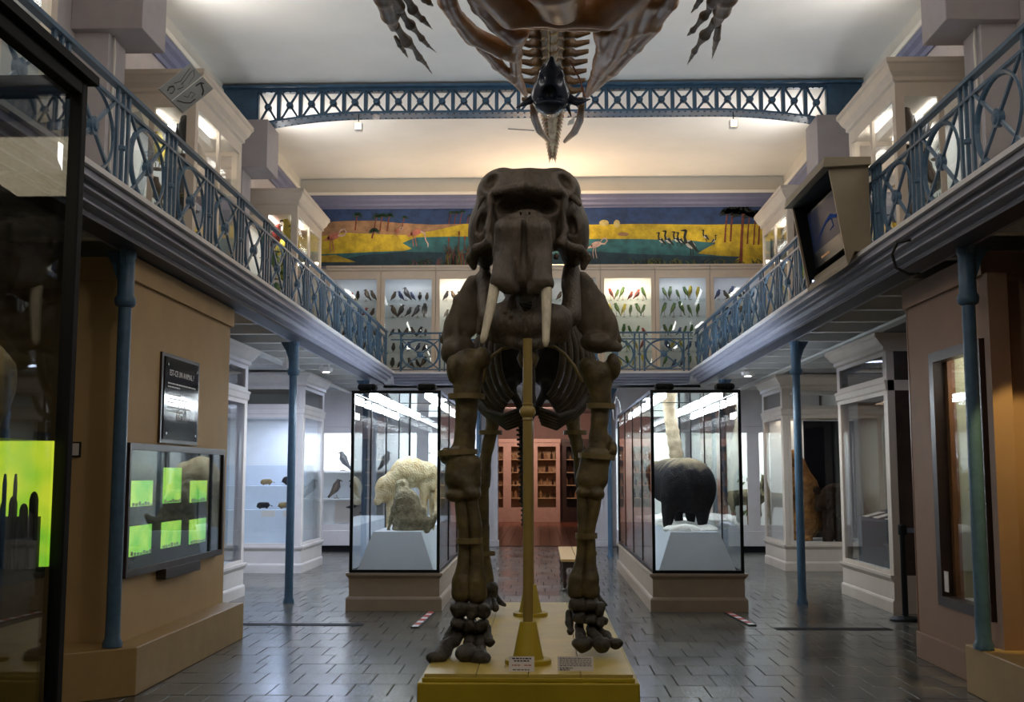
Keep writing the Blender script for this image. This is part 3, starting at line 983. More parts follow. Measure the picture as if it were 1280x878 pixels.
# ================================================================== PLINTH AND ELEPHANT SKELETON
def T(px, py, Y):
    return tuple(at(px, py, Y))
def atz(px, py, z):
    r = _fw + _rt * ((px - 640) / F_PX) + _up * ((439 - py) / F_PX)
    return Vector((0, 0, CAM_H)) + r * ((z - CAM_H) / r.z)
def Zp(px, py, z):
    return tuple(atz(px, py, z))
PX_, PW = -0.08, 0.62
PT = 0.40
pl = thing('skeleton_plinth', 'ochre yellow wooden plinth with planked top carrying the elephant skeleton', 'plinth', (PX_, 8.45, 0))
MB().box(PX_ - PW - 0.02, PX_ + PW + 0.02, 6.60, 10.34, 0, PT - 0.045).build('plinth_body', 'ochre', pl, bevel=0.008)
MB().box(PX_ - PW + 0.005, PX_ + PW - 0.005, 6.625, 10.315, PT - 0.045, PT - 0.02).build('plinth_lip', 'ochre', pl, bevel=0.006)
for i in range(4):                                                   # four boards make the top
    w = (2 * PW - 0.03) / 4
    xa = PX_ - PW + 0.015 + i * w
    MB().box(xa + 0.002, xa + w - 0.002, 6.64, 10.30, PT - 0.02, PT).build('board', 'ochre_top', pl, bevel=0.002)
for nm, Y_, top in (('front', 7.02, None), ('rear', 9.35, None)):
    c = T(660 if nm == 'front' else 663, 800, Y_)
    s = 1.0
    MB().lathe([(0.142 * s, PT), (0.142 * s, PT + 0.025), (0.13 * s, PT + 0.03)], (c[0], Y_, 0), 28).build('pole_flange', 'ochre', pl)
    smooth_by_angle(MB().lathe([(0.098 * s, PT + 0.03), (0.09 * s, PT + 0.05), (0.05 * s, PT + 0.245), (0.048 * s, PT + 0.25)], (c[0], Y_, 0), 28).build('pole_cone', 'ochre', pl))
    ztop = 2.40 if nm == 'front' else 2.05
    smooth_by_angle(MB().lathe([(0.031, PT + 0.25), (0.029, ztop)], (c[0], Y_, 0), 16).build('support_pole', 'ochre_pole', pl))
    if nm == 'front':
        zb = T(660, 515, Y_)[2]
        pf = [(0.03, zb - 0.055), (0.036, zb - 0.05)] + [(0.05 * math.cos(a), zb + 0.045 * math.sin(a)) for a in np.linspace(-0.9, 0.9, 9)] + [(0.036, zb + 0.05), (0.03, zb + 0.055)]
        smooth_by_angle(MB().lathe(pf, (c[0], Y_, 0), 20).build('pole_knob', 'ochre_pole', pl))

EL = thing('elephant_skeleton', 'dark brown mounted elephant skeleton with short ivory tusks facing forward', 'skeleton', (PX_, 8.4, PT))
# ---- skull
Ys = 7.30
def sk(px, py, dy=0.0): return T(px, py, Ys + dy)
skull = [
    ('ell', sk(661, 268, .32), (0.375, 0.42, 0.305)),
    ('ell', sk(630, 245, .24), (0.20, 0.26, 0.20)), ('ell', sk(692, 245, .24), (0.20, 0.26, 0.20)),
    ('ell', sk(661, 234, .14), (0.27, 0.20, 0.135)),
    ('ell', sk(606, 292, .28), (0.125, 0.26, 0.25)), ('ell', sk(716, 292, .28), (0.125, 0.26, 0.25)),
    ('ell', sk(656, 296, .06), (0.22, 0.18, 0.22)),
    # premaxilla: one broad plate of two tusk sheaths flaring at the foot
    ('box', sk(653, 318, -.17), (0.195, 0.095, 0.25), 0.092, ('X', 11), {'k': .07}),
    ('cap', sk(635, 285, -.13), sk(630, 352, -.25), .085, .095, {'k': .03}), ('cap', sk(675, 285, -.13), sk(676, 352, -.25), .085, .085, {'k': .03}),
    ('cap', sk(622, 354, -.25), sk(643, 360, -.26), .055, .05, {'k': .03}), ('cap', sk(662, 361, -.26), sk(684, 356, -.25), .05, .055, {'k': .03}),
    # brow over the nasal opening, ridges beside it, cheek bones, eye processes
    ('cap', sk(620, 240, -.05), sk(658, 233, -.09), .042, .042, {'k': .03}), ('cap', sk(658, 233, -.09), sk(700, 240, -.05), .042, .042, {'k': .03}),
    ('cap', sk(613, 246, -.02), sk(609, 288, -.04), .035, .035, {'k': .03}), ('cap', sk(706, 246, -.02), sk(707, 288, -.04), .035, .035, {'k': .03}),
    ('cap', sk(609, 288, -.04), sk(619, 322, -.12), .035, .03, {'k': .03}), ('cap', sk(707, 288, -.04), sk(695, 322, -.12), .035, .03, {'k': .03}),
    ('cap', sk(614, 302, -.06), sk(596, 311, .03), .045, .04, {'k': .03}), ('cap', sk(700, 304, -.06), sk(724, 312, .03), .045, .04, {'k': .03}),
    ('cap', sk(596, 311, .03), sk(590, 324, .12), .045, .05, {'k': .03}), ('cap', sk(724, 312, .03), sk(732, 322, .12), .045, .05, {'k': .03}),
    ('cap', sk(590, 324, .12), sk(592, 334, .12), .045, .035, {'k': .03}), ('cap', sk(731, 324, .12), sk(729, 334, .12), .04, .035, {'k': .03}),
    ('cap', sk(603, 247, .02), sk(597, 262, .02), .03, .02, {'k': .03}), ('cap', sk(717, 247, .02), sk(725, 256, .0), .035, .03, {'k': .03}),
    ('ell', sk(655, 358, .14), (0.16, 0.20, 0.12)),
    # hollows
    ('-ell', sk(658, 250, -.13), (0.18, 0.20, 0.036), {'k': .02}),
    ('-ell', sk(636, 254, -.12), (0.085, 0.20, 0.040), ('Y', -8), {'k': .02}), ('-ell', sk(681, 254, -.12), (0.085, 0.20, 0.040), ('Y', 8), {'k': .02}),
    ('-ell', sk(601, 275, -.03), (0.024, 0.13, 0.075), ('Y', 16), {'k': .02}), ('-ell', sk(715, 278, -.03), (0.022, 0.13, 0.070), ('Y', -16), {'k': .02}),
    ('-ell', sk(612, 224, .0), (0.035, 0.10, 0.065), ('Y', 35), {'k': .03}), ('-ell', sk(708, 224, .0), (0.03, 0.10, 0.065), ('Y', -35), {'k': .03}),
    ('-ell', sk(699, 310, -.14), (0.014, 0.06, 0.028), {'k': .01}), ('-ell', sk(611, 312, -.12), (0.012, 0.06, 0.03), {'k': .01}),
    ('-ell', sk(655, 345, -.36), (0.03, 0.06, 0.16), {'k': .05}),
    ('-box', sk(655, 318, -.30), (0.0055, 0.06, 0.28), 0.003, {'k': .004}),
    ('ell', sk(651, 266, -.15), (0.02, 0.05, 0.03), {'k': .015}), ('ell', sk(662, 266, -.15), (0.02, 0.05, 0.03), {'k': .015}),
    ('-ell', sk(619, 366, -.26), (0.040, 0.06, 0.035), {'k': .01}), ('-ell', sk(683, 368, -.26), (0.040, 0.06, 0.035), {'k': .01}),
]
organic('skull', skull, 'bone', EL, 0.0115, 0.035, 0.003, 26)
mand = [
    ('ell', sk(632, 402, -.02), (.16, .14, .135)), ('ell', sk(688, 402, -.02), (.16, .14, .135)), ('ell', sk(658, 408, -.04), (.14, .12, .115)),
    ('cap', sk(612, 398, .10), sk(606, 350, .30), .085, .07), ('cap', sk(712, 395, .10), sk(714, 338, .30), .09, .07),
    ('cap', sk(618, 420, .0), sk(652, 432, -.08), .055, .05), ('cap', sk(704, 420, .0), sk(662, 432, -.08), .055, .05),
    ('cap', sk(640, 375, -.02), sk(636, 395, -.05), .06, .07), ('cap', sk(675, 375, -.02), sk(678, 395, -.05), .06, .07),
    ('cap', sk(606, 350, .32), sk(606, 335, .34), .05, .05), ('cap', sk(714, 340, .32), sk(712, 325, .34), .05, .05),
    ('-ell', sk(656, 374, -.05), (.018, .25, .075), {'k': .015}), ('-box', sk(656, 400, -.20), (.006, .06, .10), .003, {'k': .008}),
    ('-ell', sk(697, 365, .02), (.045, .22, .085), {'k': .03}), ('-ell', sk(618, 362, .02), (.02, .22, .06), {'k': .03}),
    ('-ell', sk(638, 398, -.19), (.010, .05, .012), {'k': .006}), ('-ell', sk(680, 396, -.19), (.010, .05, .012), {'k': .006}), ('-ell', sk(630, 392, -.19), (.008, .05, .010), {'k': .006}),
]
organic('lower_jaw', mand, 'bone', EL, 0.013, 0.03, 0.003, 25)
for (a, b, c) in (((619, 356, -.25), (612, 392, -.33), (603, 429, -.38)), ((683, 358, -.25), (683.5, 395, -.33), (682, 433, -.38))):
    pts = []
    A, B, C = Vector(sk(*a)), Vector(sk(*b)), Vector(sk(*c))
    for i in range(13):
        t = i / 12
        pts.append(A * (1 - t) ** 2 + B * 2 * t * (1 - t) + C * t * t)
    MB().tube(pts, [0.037 - 0.016 * (i / 12) for i in range(12)] + [0.012], 14).build('tusk', 'ivory', EL, smooth=True)
# ---- shoulder blades
YS = 7.62
scl = [('cap', T(604, 340, YS), T(600, 415, YS - .05), .028, .035), ('cap', T(604, 340, YS), T(572, 374, YS + .05), .03, .03),
       ('cap', T(571, 374, YS + .05), T(571, 420, YS), .032, .04),
       ('ell', T(587, 386, YS + .03), (.10, .05, .21)), ('ell', T(573, 405, YS + .05), (.09, .05, .17)), ('ell', T(590, 360, YS + .03), (.06, .04, .10)),
       ('cap', T(571, 385, YS + .05), T(555, 425, YS + .18), .03, .045), ('ell', T(562, 420, YS + .12), (.055, .10, .17)),
       ('ell', T(575, 438, YS + .02), (.115, .12, .11)), ('ell', T(560, 440, YS + .05), (.06, .10, .09)),
       ('-ell', T(584, 430, YS - .16), (.06, .08, .03), {'k': .02})]
organic('shoulder_blade', scl, 'bone_scapula', EL, 0.013, 0.028, 0.005, 26)
scr = [('cap', T(713, 332, YS), T(712, 415, YS - .05), .028, .035), ('cap', T(714, 334, YS), T(752, 372, YS + .05), .03, .03),
       ('cap', T(752, 372, YS + .05), T(762, 420, YS), .032, .04),
       ('ell', T(733, 382, YS + .03), (.11, .05, .22)), ('ell', T(750, 402, YS + .04), (.10, .05, .17)), ('ell', T(728, 356, YS + .03), (.06, .04, .10)),
       ('cap', T(755, 380, YS + .05), T(772, 425, YS + .1), .03, .045), ('ell', T(765, 415, YS + .05), (.05, .09, .15)),
       ('ell', T(745, 428, YS + .0), (.12, .11, .08)), ('cap', T(752, 432, YS), T(772, 434, YS), .06, .045),
       ('-ell', T(750, 416, YS - .15), (.06, .08, .03), {'k': .02})]
organic('shoulder_blade', scr, 'bone_scapula', EL, 0.013, 0.028, 0.005, 26)
# ---- fore legs
YL, YR = 7.42, 7.55
def chain(pts, Y, rs):
    out = []
    for (a, b, ra, rb) in zip(pts[:-1], pts[1:], rs[:-1], rs[1:]):
        ya = a[2] if len(a) > 2 else 0
        yb = b[2] if len(b) > 2 else 0
        out.append(('cap', T(a[0], a[1], Y + ya), T(b[0], b[1], Y + yb), ra * .90, rb * .90))
    return out
hl = chain([(586, 456), (584, 490), (583, 520), (581, 548), (578, 572)], YL + .08, [.135, .105, .088, .085, .10])
hl += [('ell', T(565, 462, YL + .08), (.05, .09, .10)), ('ell', T(603, 448, YL + .06), (.07, .1, .09)), ('cap', T(562, 574, YL + .1), T(582, 545, YL + .1), .05, .04)]
organic('upper_foreleg_bone', hl, 'bone_leg', EL, 0.013, 0.022, 0.006, 27)
ul = chain([(574, 570), (573, 596)], YL, [.095, .115]) + chain([(588, 580), (586, 604)], YL, [.085, .10]) + [('ell', T(558, 571, YL + .14), (.055, .12, .07)), ('ell', T(571, 620, YL), (.08, .09, .06)), ('ell', T(590, 618, YL - .02), (.07, .09, .06)), ('-cap', T(566, 607, YL - .16), T(600, 607, YL - .16), .035, .035, {'k': .02})]
organic('elbow_bone', ul, 'bone_leg', EL, 0.013, 0.02, 0.008, 30)
rl = chain([(577, 622), (580, 655), (581, 700), (578, 728), (577, 742)], YL, [.062, .056, .055, .08, .085])
organic('forearm_bone', rl, 'bone_leg', EL, 0.012, 0.015, 0.005, 26)
rl = chain([(588, 618), (595, 660), (596, 700), (596, 726), (597, 744)], YL - .02, [.055, .05, .052, .075, .08])
organic('forearm_bone', rl, 'bone_leg', EL, 0.012, 0.015, 0.005, 26)
hr = chain([(748, 470), (751, 498), (750, 525), (748, 548), (747, 568)], YR + .06, [.125, .085, .075, .075, .10])
hr += [('ell', T(766, 458, YR + .06), (.06, .1, .10)), ('ell', T(734, 458, YR + .06), (.07, .1, .07)), ('cap', T(765, 562, YR + .1), T(752, 540, YR + .1), .045, .04)]
organic('upper_foreleg_bone', hr, 'bone_leg', EL, 0.013, 0.022, 0.006, 27)
ur = chain([(738, 572), (735, 600)], YR, [.085, .10]) + chain([(752, 572), (745, 602)], YR, [.08, .09]) + [('ell', T(764, 562, YR + .12), (.05, .11, .07)), ('ell', T(729, 616, YR), (.065, .09, .055)), ('ell', T(746, 618, YR - .02), (.065, .09, .055)), ('-cap', T(722, 605, YR - .16), T(758, 605, YR - .16), .035, .035, {'k': .02})]
organic('elbow_bone', ur, 'bone_leg', EL, 0.013, 0.02, 0.008, 30)
organic('forearm_bone', chain([(728, 620), (729, 660), (727, 700), (722, 724), (720, 740)], YR, [.055, .048, .05, .07, .075]), 'bone_leg', EL, 0.012, 0.015, 0.005, 26)
organic('forearm_bone', chain([(746, 618), (738, 660), (738, 700), (738, 724), (738, 740)], YR - .02, [.055, .046, .048, .07, .075]), 'bone_leg', EL, 0.012, 0.015, 0.005, 26)
# ---- fore feet: wrist blocks and toes
def wrist(rows, Y, m='bone_foot'):
    for (px, py, rx, rz) in rows:
        organic('wrist_bone', [('box', T(px, py, Y), (rx * 1.16, .085, rz * 1.16), min(rx, rz) * .95)], m, EL, 0.010, 0.012, 0.012, 48)
wrist([(575, 762, .058, .055), (590, 763, .05, .055), (604, 764, .045, .05), (573, 779, .05, .04), (588, 782, .048, .045), (602, 782, .04, .042)], YL - .02)
wrist([(722, 756, .055, .045), (738, 757, .05, .045), (749, 762, .035, .045), (724, 771, .05, .038), (738, 773, .045, .04), (750, 776, .03, .035)], YR - .02)
def toe(pts, Y, rs, fat=1.25, nm='toe'):
    rs = [r * 1.1 for r in rs]
    pr = chain(pts, Y, rs)
    e = pts[-1]
    pr.append(('ell', T(e[0], e[1] - 3, Y + (e[2] if len(e) > 2 else 0)), (rs[-1] * fat, rs[-1] * 1.3, rs[-1] * .9)))
    organic(nm, pr, 'bone_foot', EL, 0.010, 0.014, 0.009, 42)
toe([(574, 792, .0), (566, 803, -.1), (556, 812, -.2), (546, 824, -.34)], YL, [.05, .045, .06, .052])
toe([(588, 796, .0), (586, 808, -.14), (583, 820, -.33)], YL, [.048, .04, .06])
toe([(600, 797, .0), (601, 810, -.14), (600, 825, -.36)], YL, [.048, .045, .058])
toe([(608, 785, .0), (610, 797, -.06), (612, 806, -.12)], YL, [.035, .038, .03])
toe([(566, 785, .02), (561, 796, -.04), (558, 802, -.08)], YL, [.03, .032, .025])
toe([(725, 783, .0), (725, 796, -.1), (728, 808, -.24)], YR, [.042, .04, .055])
toe([(738, 785, .0), (745, 798, -.12), (752, 809, -.26)], YR, [.045, .045, .05])
toe([(748, 785, .0), (759, 798, -.1), (770, 807, -.22)], YR, [.035, .04, .038])
toe([(711, 768, .04), (711, 780, .0), (713, 791, -.05)], YR, [.032, .036, .026])
toe([(751, 770, .08), (756, 778, .05)], YR, [.03, .025])
# ---- straps that hold the bones
def strap(px, py, Y, rx, ry, tilt=0.0, h=0.035):
    c = Vector(T(px, py, Y))
    mb = MB()
    n = 22
    vs, fs = [], []
    for i in range(n):
        a = 2 * math.pi * i / n
        for (q, dz) in ((1.0, -h / 2), (1.0, h / 2), (0.9, h / 2), (0.9, -h / 2)):
            x, y_ = rx * q * math.cos(a), ry * q * math.sin(a)
            vs.append(c + Vector((x, y_, dz + tilt * x)))
    for i in range(n):
        k2 = (i + 1) % n
        for j_ in range(4):
            fs.append((i * 4 + j_, k2 * 4 + j_, k2 * 4 + (j_ + 1) % 4, i * 4 + (j_ + 1) % 4))
    mb.add(vs, fs)
    mb.build('strap', 'strap', EL)
strap(583, 496, YL + .08, .125, .125)
strap(572, 566, YL + .06, .135, .16, 0.05)
strap(587, 676, YL - .01, .085, .085)
strap(751, 508, YR + .06, .098, .10, -0.02)
strap(746, 571, YR + .04, .125, .15, -0.08)
strap(733, 670, YR - .01, .073, .085)
# ---- ribs, backbone, breast bone
ZSP = 2.78
rib_n = 15
for i in range(rib_n):
    t = i / (rib_n - 1)
    yb = 7.95 + 1.55 * t
    a = 0.24 + 0.27 * math.sin(min(1, t * 1.7) * math.pi / 2) - 0.07 * max(0, t - .6) / .4
    b = 0.36 + 0.09 * math.sin(min(1, t * 1.5) * math.pi / 2) - 0.05 * max(0, t - .7) / .3
    zc = ZSP - b * 0.96
    end = 2.65 if t < .6 else 2.65 - .55 * (t - .6) / .4
    for s in (-1, 1):
        pts, rs = [], []
        for q in range(15):
            an = 0.12 + (end - 0.12) * q / 14
            pts.append((PX_ + s * a * math.sin(an) ** 0.85, yb + 0.12 * math.sin(an) + 0.16 * (q / 14) ** 2, zc + b * math.cos(an)))
            rs.append(0.017 + 0.010 * math.sin(math.pi * q / 14))
        MB().tube(pts, rs, 7, flat=1.7, side=(s, 0, 0.2)).build('rib', 'bone_rib', EL, smooth=True)
for i in range(18):                                                  # thoracic and lumbar vertebrae
    yb = 7.85 + i * 0.115
    h = 0.26 - 0.011 * i
    mb = MB().lathe([(0.05, -0.045), (0.065, -0.04), (0.05, 0), (0.065, 0.04), (0.05, 0.045)], (PX_, yb, ZSP), 10, 'y')
    mb.prism([(yb - .03, ZSP + .04), (yb + .03, ZSP + .04), (yb + .10, ZSP + .05 + h), (yb + .06, ZSP + .06 + h)], 'x', PX_ - .014, PX_ + .014)
    for s in (-1, 1):
        mb.obox((PX_ + s * .04, yb, ZSP + .03), (PX_ + s * .14, yb + .01, ZSP + .06), 0.05, 0.03)
    mb.build('vertebra', 'bone_rib', EL)
for i in range(5):                                                   # neck
    MB().lathe([(0.07, -0.035), (0.085, -0.03), (0.085, 0.03), (0.07, 0.035)], (PX_, 7.58 + i * .075, ZSP + .06 - .012 * i), 12, 'y').build('neck_vertebra', 'bone_dark', EL)
st = [('cap', T(661, 448, 7.75), T(661, 500, 8.0), .05, .06), ('cap', T(661, 500, 8.0), T(662, 522, 8.9), .06, .05)]
organic('breastbone', st, 'bone_dark', EL, 0.018, 0.03, 0.006, 20)
for s in (-1, 1):
    for i in range(5):                                               # rib cartilages sweeping back
        y0 = 8.15 + i * .24
        p = [(PX_ + s * (.05 + .01 * i), y0 - .05, 2.02 - .015 * i), (PX_ + s * .2, y0 + .1, 1.97 - .01 * i), (PX_ + s * .33, y0 + .22, 2.02), (PX_ + s * .42, y0 + .3, 2.14)]
        MB().tube(p, [.022, .026, .022, .016], 7).build('rib_cartilage', 'bone_dark', EL, smooth=True)
# iron loops in front of the chest
for pts in ([(604, 478), (606, 462), (614, 446), (628, 436), (645, 433), (656, 434)], [(728, 478), (718, 458), (706, 443), (694, 434), (680, 432), (668, 433)]):
    MB().tube([T(p[0], p[1], 7.45) for p in pts], 0.011, 7).build('support_hoop', 'strap', EL, smooth=True)
kn = T(660, 448, 7.3)
MB().lathe([(0.0, kn[2] - .075), (.05, kn[2] - .06), (.075, kn[2]), (.05, kn[2] + .06), (0.0, kn[2] + .075)], (kn[0], kn[1], 0), 14).build('throat_knob', 'bone_leg', EL, smooth=True)
# ---- pelvis, hind legs, tail
YH = 9.55
for s in (-1, 1):
    c = 661
    pv = [('ell', T(c + s * 26, 452, YH + .05), (.17, .10, .24), ('Y', s * 24)), ('cap', T(c + s * 22, 480, YH), T(c + s * 42, 508, YH), .07, .09), ('cap', T(c + s * 20, 490, YH), T(c + s * 8, 516, YH - .1), .05, .05)]
    organic('pelvis_bone', pv, 'bone_dark', EL, 0.018, 0.04, 0.005, 18)
organic('thigh_bone', chain([(619, 512), (614, 540), (607, 575), (602, 606)], YH, [.095, .072, .066, .095]), 'bone_leg', EL, 0.015, 0.02, 0.006, 22)
organic('shin_bone', chain([(602, 612), (606, 660), (608, 700), (610, 730)], YH, [.085, .05, .05, .075]), 'bone_leg', EL, 0.015, 0.02, 0.006, 22)
organic('thigh_bone', chain([(713, 512), (718, 540), (724, 575), (730, 606)], YH, [.095, .072, .066, .095]), 'bone_leg', EL, 0.015, 0.02, 0.006, 22)
organic('shin_bone', chain([(731, 612), (733, 660), (735, 700), (736, 730)], YH, [.085, .05, .05, .075]), 'bone_leg', EL, 0.015, 0.02, 0.006, 22)
strap(613, 541, YH, .10, .10); strap(608, 692, YH, .075, .08); strap(719, 541, YH, .10, .10); strap(735, 692, YH, .075, .08)
for c, s in ((611, 1), (738, 1)):
    organic('ankle_bone', [('box', T(c, 742, YH), (.085, .11, .07), .04), ('ell', T(c + 3, 735, YH - .05), (.07, .08, .06))], 'bone_foot', EL, 0.016, 0.03, 0.006, 30)
    for d, e in ((-8, -.22), (0, -.26), (8, -.2)):
        organic('toe', [('cap', T(c + d * .6, 750, YH - .08), T(c + d, 760, YH + e), .038, .042)], 'bone_foot', EL, 0.014, 0.02, 0.005, 30)
    organic('toe', [('cap', T(c + 8, 744, YH), T(c + 14, 753, YH - .05), .03, .028), ('cap', T(c + 14, 753, YH - .05), T(c + 20, 757, YH - .08), .028, .024)], 'bone_foot', EL, 0.014, 0.02, 0.005, 30)
tv = MB().lathe([(0.012, -0.028), (0.030, -0.022), (0.02, 0.0), (0.030, 0.022), (0.012, 0.028)], n=8)
tv.box(-.045, .045, -.012, .012, -.012, .008).box(-.012, .012, -.045, .03, -.008, .01)
tvm = tv.mesh('tail_vertebra')
tvm.materials.append(MATS['bone_dark'])
for i in range(24):
    t = i / 23
    p = T(652 + 1.5 * math.sin(t * 3) + (2 if t > .8 else 0), 520 + 136 * t, YH + .30)
    sc = 1.25 - .75 * t
    inst('tail_vertebra', tvm, p, EL, rot=(0, 0, 0.4 * (i % 2)), scale=(sc, sc, 1.0 if t < .8 else .8))

# ---- cards on the plinth
def card(px0, px1, py0, py1, Y, lab, lines, tilt=22):
    a, b = at(px0, py1, Y), at(px1, py1, Y)
    w = b.x - a.x
    h = (at(px0, py0, Y).z - a.z) * 1.02
    t = thing('label_card', lab, 'card', ((a.x + b.x) / 2, Y, PT))
    t.rotation_euler = (math.radians(-tilt), 0, 0)
    o = MB().box(-w / 2, w / 2, 0, 0.004, 0, h).build('card_board', 'paper', None)
    o.parent = t
    f = MB().box(-w * .3, w * .3, 0.004, 0.05, 0, 0.006)
    o = f.build('card_foot', 'paper', None); o.parent = t
    for (u0, u1, v, th, m) in lines:
        q = MB()
        x = -w / 2 + u0 * w
        while x < -w / 2 + u1 * w - 0.004:                     # broken strokes: words too small to read
            l = random.uniform(.008, .022)
            x2 = min(x + l, -w / 2 + u1 * w)
            q.box(x, x2, -0.0006, 0, h * v - th, h * v + th)
            x = x2 + 0.004
        o = q.build('printed_line', m, None)
        o.parent = t
card(636, 668, 815, 834, 6.72, 'small upright card with bold heading, standing before the front support cone',
     [(.12, .9, .86, .004, 'ink'), (.2, .8, .70, .004, 'ink'), (.12, .44, .42, .003, 'red_ink'), (.6, .88, .42, .003, 'red_ink'), (.15, .85, .12, .003, 'ink')])
card(697, 742, 815, 833, 6.75, 'small upright card filled with fine text, before the fore foot',
     [(.06, .95, .88 - .13 * i, .0022, 'ink') for i in range(5)] + [(.06, .42, .2, .003, 'ink'), (.06, .34, .08, .003, 'ink')])

# ================================================================== HANGING SEA ANIMAL SKELETON
mat('shell', (0.24, 0.095, 0.03), 0.38, col2=(0.42, 0.22, 0.085), scale=2.2, bump=0.12, bscale=9)
mat('shell_dark', (0.09, 0.045, 0.02), 0.4, col2=(0.17, 0.09, 0.03), scale=4, bump=0.15)
mat('spine_pale', (0.50, 0.38, 0.20), 0.5, col2=(0.26, 0.15, 0.06), scale=5, bump=0.2, stretch=(3, 1, 3))
mat('finger_bone', (0.11, 0.065, 0.025), 0.45, var=0.3, bump=0.2)
ZT = 5.25
HS = thing('hanging_turtle_skeleton', 'large brown sea turtle skeleton hung under the ceiling with spread clawed limbs', 'skeleton', (0, 10, ZT))
def zc_(pts, rs, z=ZT):
    out = []
    for a, b, ra, rb in zip(pts[:-1], pts[1:], rs[:-1], rs[1:]):
        out.append(('cap', Zp(a[0], a[1], z), Zp(b[0], b[1], z), ra, rb))
    return out
sh = []
sh += zc_([(548, -40), (558, 0), (572, 24), (592, 45), (625, 60), (642, 66)], [.09, .085, .08, .09, .10, .10])
sh += zc_([(585, -30), (600, 8), (622, 26), (642, 42)], [.08, .085, .11, .11])
sh += zc_([(600, 58), (622, 80), (642, 98), (657, 118)], [.055, .07, .06, .03])
sh += zc_([(652, 38), (643, 62), (645, 88), (657, 118)], [.08, .075, .06, .03])
sh += zc_([(600, -30), (640, 10), (700, 14), (760, 12), (810, -30)], [.16, .17, .15, .17, .16])
sh += zc_([(655, 26), (700, 26), (745, 28)], [.09, .085, .10])
sh += zc_([(690, -40), (700, 0)], [.3, .2])
sh += zc_([(850, -40), (838, 2), (818, 30), (795, 56), (765, 86), (735, 121)], [.07, .07, .08, .085, .075, .03])
sh += zc_([(800, -20), (782, 30), (768, 60), (748, 92), (733, 121)], [.13, .13, .11, .07, .03])
sh += zc_([(752, 36), (752, 62), (744, 92), (732, 120)], [.09, .07, .06, .03])
sh += zc_([(815, 0), (800, 30), (785, 52)], [.10, .10, .07])
organic('shell_plate', sh, 'shell', HS, 0.02, 0.03, 0.010, 11)
for i in range(9):                                                    # trunk vertebrae with side ribs
    py = 22 + i * 12
    wv = 21 - i * 0.9
    c = atz(691, py, ZT + .18)
    s_ = c.y / F_PX
    w = wv * s_
    mb = MB()
    for sg in (-1, 1):                                               # chevron plates
        mb.add([(c.x, c.y - .13, c.z - .05), (c.x + sg * w, c.y + .10, c.z), (c.x + sg * w, c.y + .34, c.z + .03), (c.x, c.y + .12, c.z - .03),
                (c.x, c.y - .13, c.z + .05), (c.x + sg * w, c.y + .10, c.z + .08), (c.x + sg * w, c.y + .34, c.z + .10), (c.x, c.y + .12, c.z + .06)],
               [(0, 1, 2, 3), (7, 6, 5, 4), (0, 4, 5, 1), (1, 5, 6, 2), (2, 6, 7, 3)] if sg > 0 else [(3, 2, 1, 0), (4, 5, 6, 7), (1, 5, 4, 0), (2, 6, 5, 1), (3, 7, 6, 2)])
    mb.tube([(c.x, c.y - .1, c.z - .07), (c.x, c.y + .2, c.z - .05)], [.05, .045], 8)
    mb.build('trunk_vertebra', 'spine_pale', HS)
    for sg in (-1, 1):
        if py > 118: continue
        e = atz(691 + sg * (50 - .10 * py), py + 6, ZT + .16)
        a = Vector((c.x + sg * w * .8, c.y + .1, c.z))
        mid = (a + e) / 2 + Vector((0, .07, 0))
        MB().tube([a, a * .7 + e * .3 + Vector((0, .03, 0)), mid, e], [.075, .05, .036, .022], 8, flat=.6).build('trunk_rib', 'shell_dark', HS, smooth=True)
tl = [(691, 118, 17), (691, 132, 16.5), (690.5, 146, 15), (690.5, 160, 13), (690.5, 174, 10), (690.5, 188, 6), (690.5, 206, 1.5)]
pr_ = []
for (a, b) in zip(tl[:-1], tl[1:]):
    A, B = atz(a[0], a[1], ZT + .15), atz(b[0], b[1], ZT + .15)
    pr_.append(('cap', tuple(A), tuple(B), a[2] * A.y / F_PX * .62, b[2] * B.y / F_PX * .62))
organic('tail_core', pr_, 'spine_pale', HS, 0.018, 0.02, 0.006, 30)
for i in range(16):                                                   # overlapping tail plates
    t = i / 15
    py = 128 + 66 * t
    w = (16 - 12 * t)
    for sg in (-1, 1):
        a, b = atz(690.5 + sg * w * .45, py, ZT + .14), atz(690.5 + sg * w, py + 9, ZT + .13)
        MB().tube([a, (a + b) / 2, b], [.035, .035 - .012 * t, .008], 7, flat=.5).build('tail_plate', 'spine_pale' if i % 2 else 'shell', HS, smooth=True)
for pts in ([(666, 132), (668, 148), (674, 163), (686, 177)], [(727, 130), (725, 150), (718, 165), (706, 177)]):
    MB().tube([Zp(p[0], p[1], ZT - .05) for p in pts], [.03, .04, .04, .022], 9).build('hip_bone', 'shell_dark', HS, smooth=True)
def finger(pts, rs, z=ZT - .12):
    organic('finger', zc_(pts, rs, z), 'finger_bone', HS, 0.011, 0.014)
def palm_(pts, rs, z=ZT - .12):
    organic('limb', zc_(pts, rs, z), 'shell_dark', HS, 0.02, 0.04, 0.004, 18)
palm_([(468, -50), (481, -6), (488, 18), (492, 34)], [.13, .10, .085, .05]); palm_([(485, -10), (498, 8), (503, 16)], [.09, .06, .04])
finger([(494, 32), (500, 40), (508, 52), (517, 60), (524, 72), (531, 79), (541, 94)], [.045, .03, .055, .022, .034, .02, .008])
finger([(501, 14), (507, 24), (513, 31), (521, 40), (527, 48), (535, 57), (546, 66)], [.035, .026, .045, .02, .03, .018, .008])
finger([(505, -8), (512, 4), (516, 12), (524, 21), (528, 24), (541, 37)], [.04, .03, .045, .024, .03, .008])
finger([(494, 46), (500, 56), (505, 64), (511, 74)], [.02, .028, .02, .008])
finger([(522, -10), (530, 0), (536, 3), (542, 8)], [.03, .025, .025, .01])
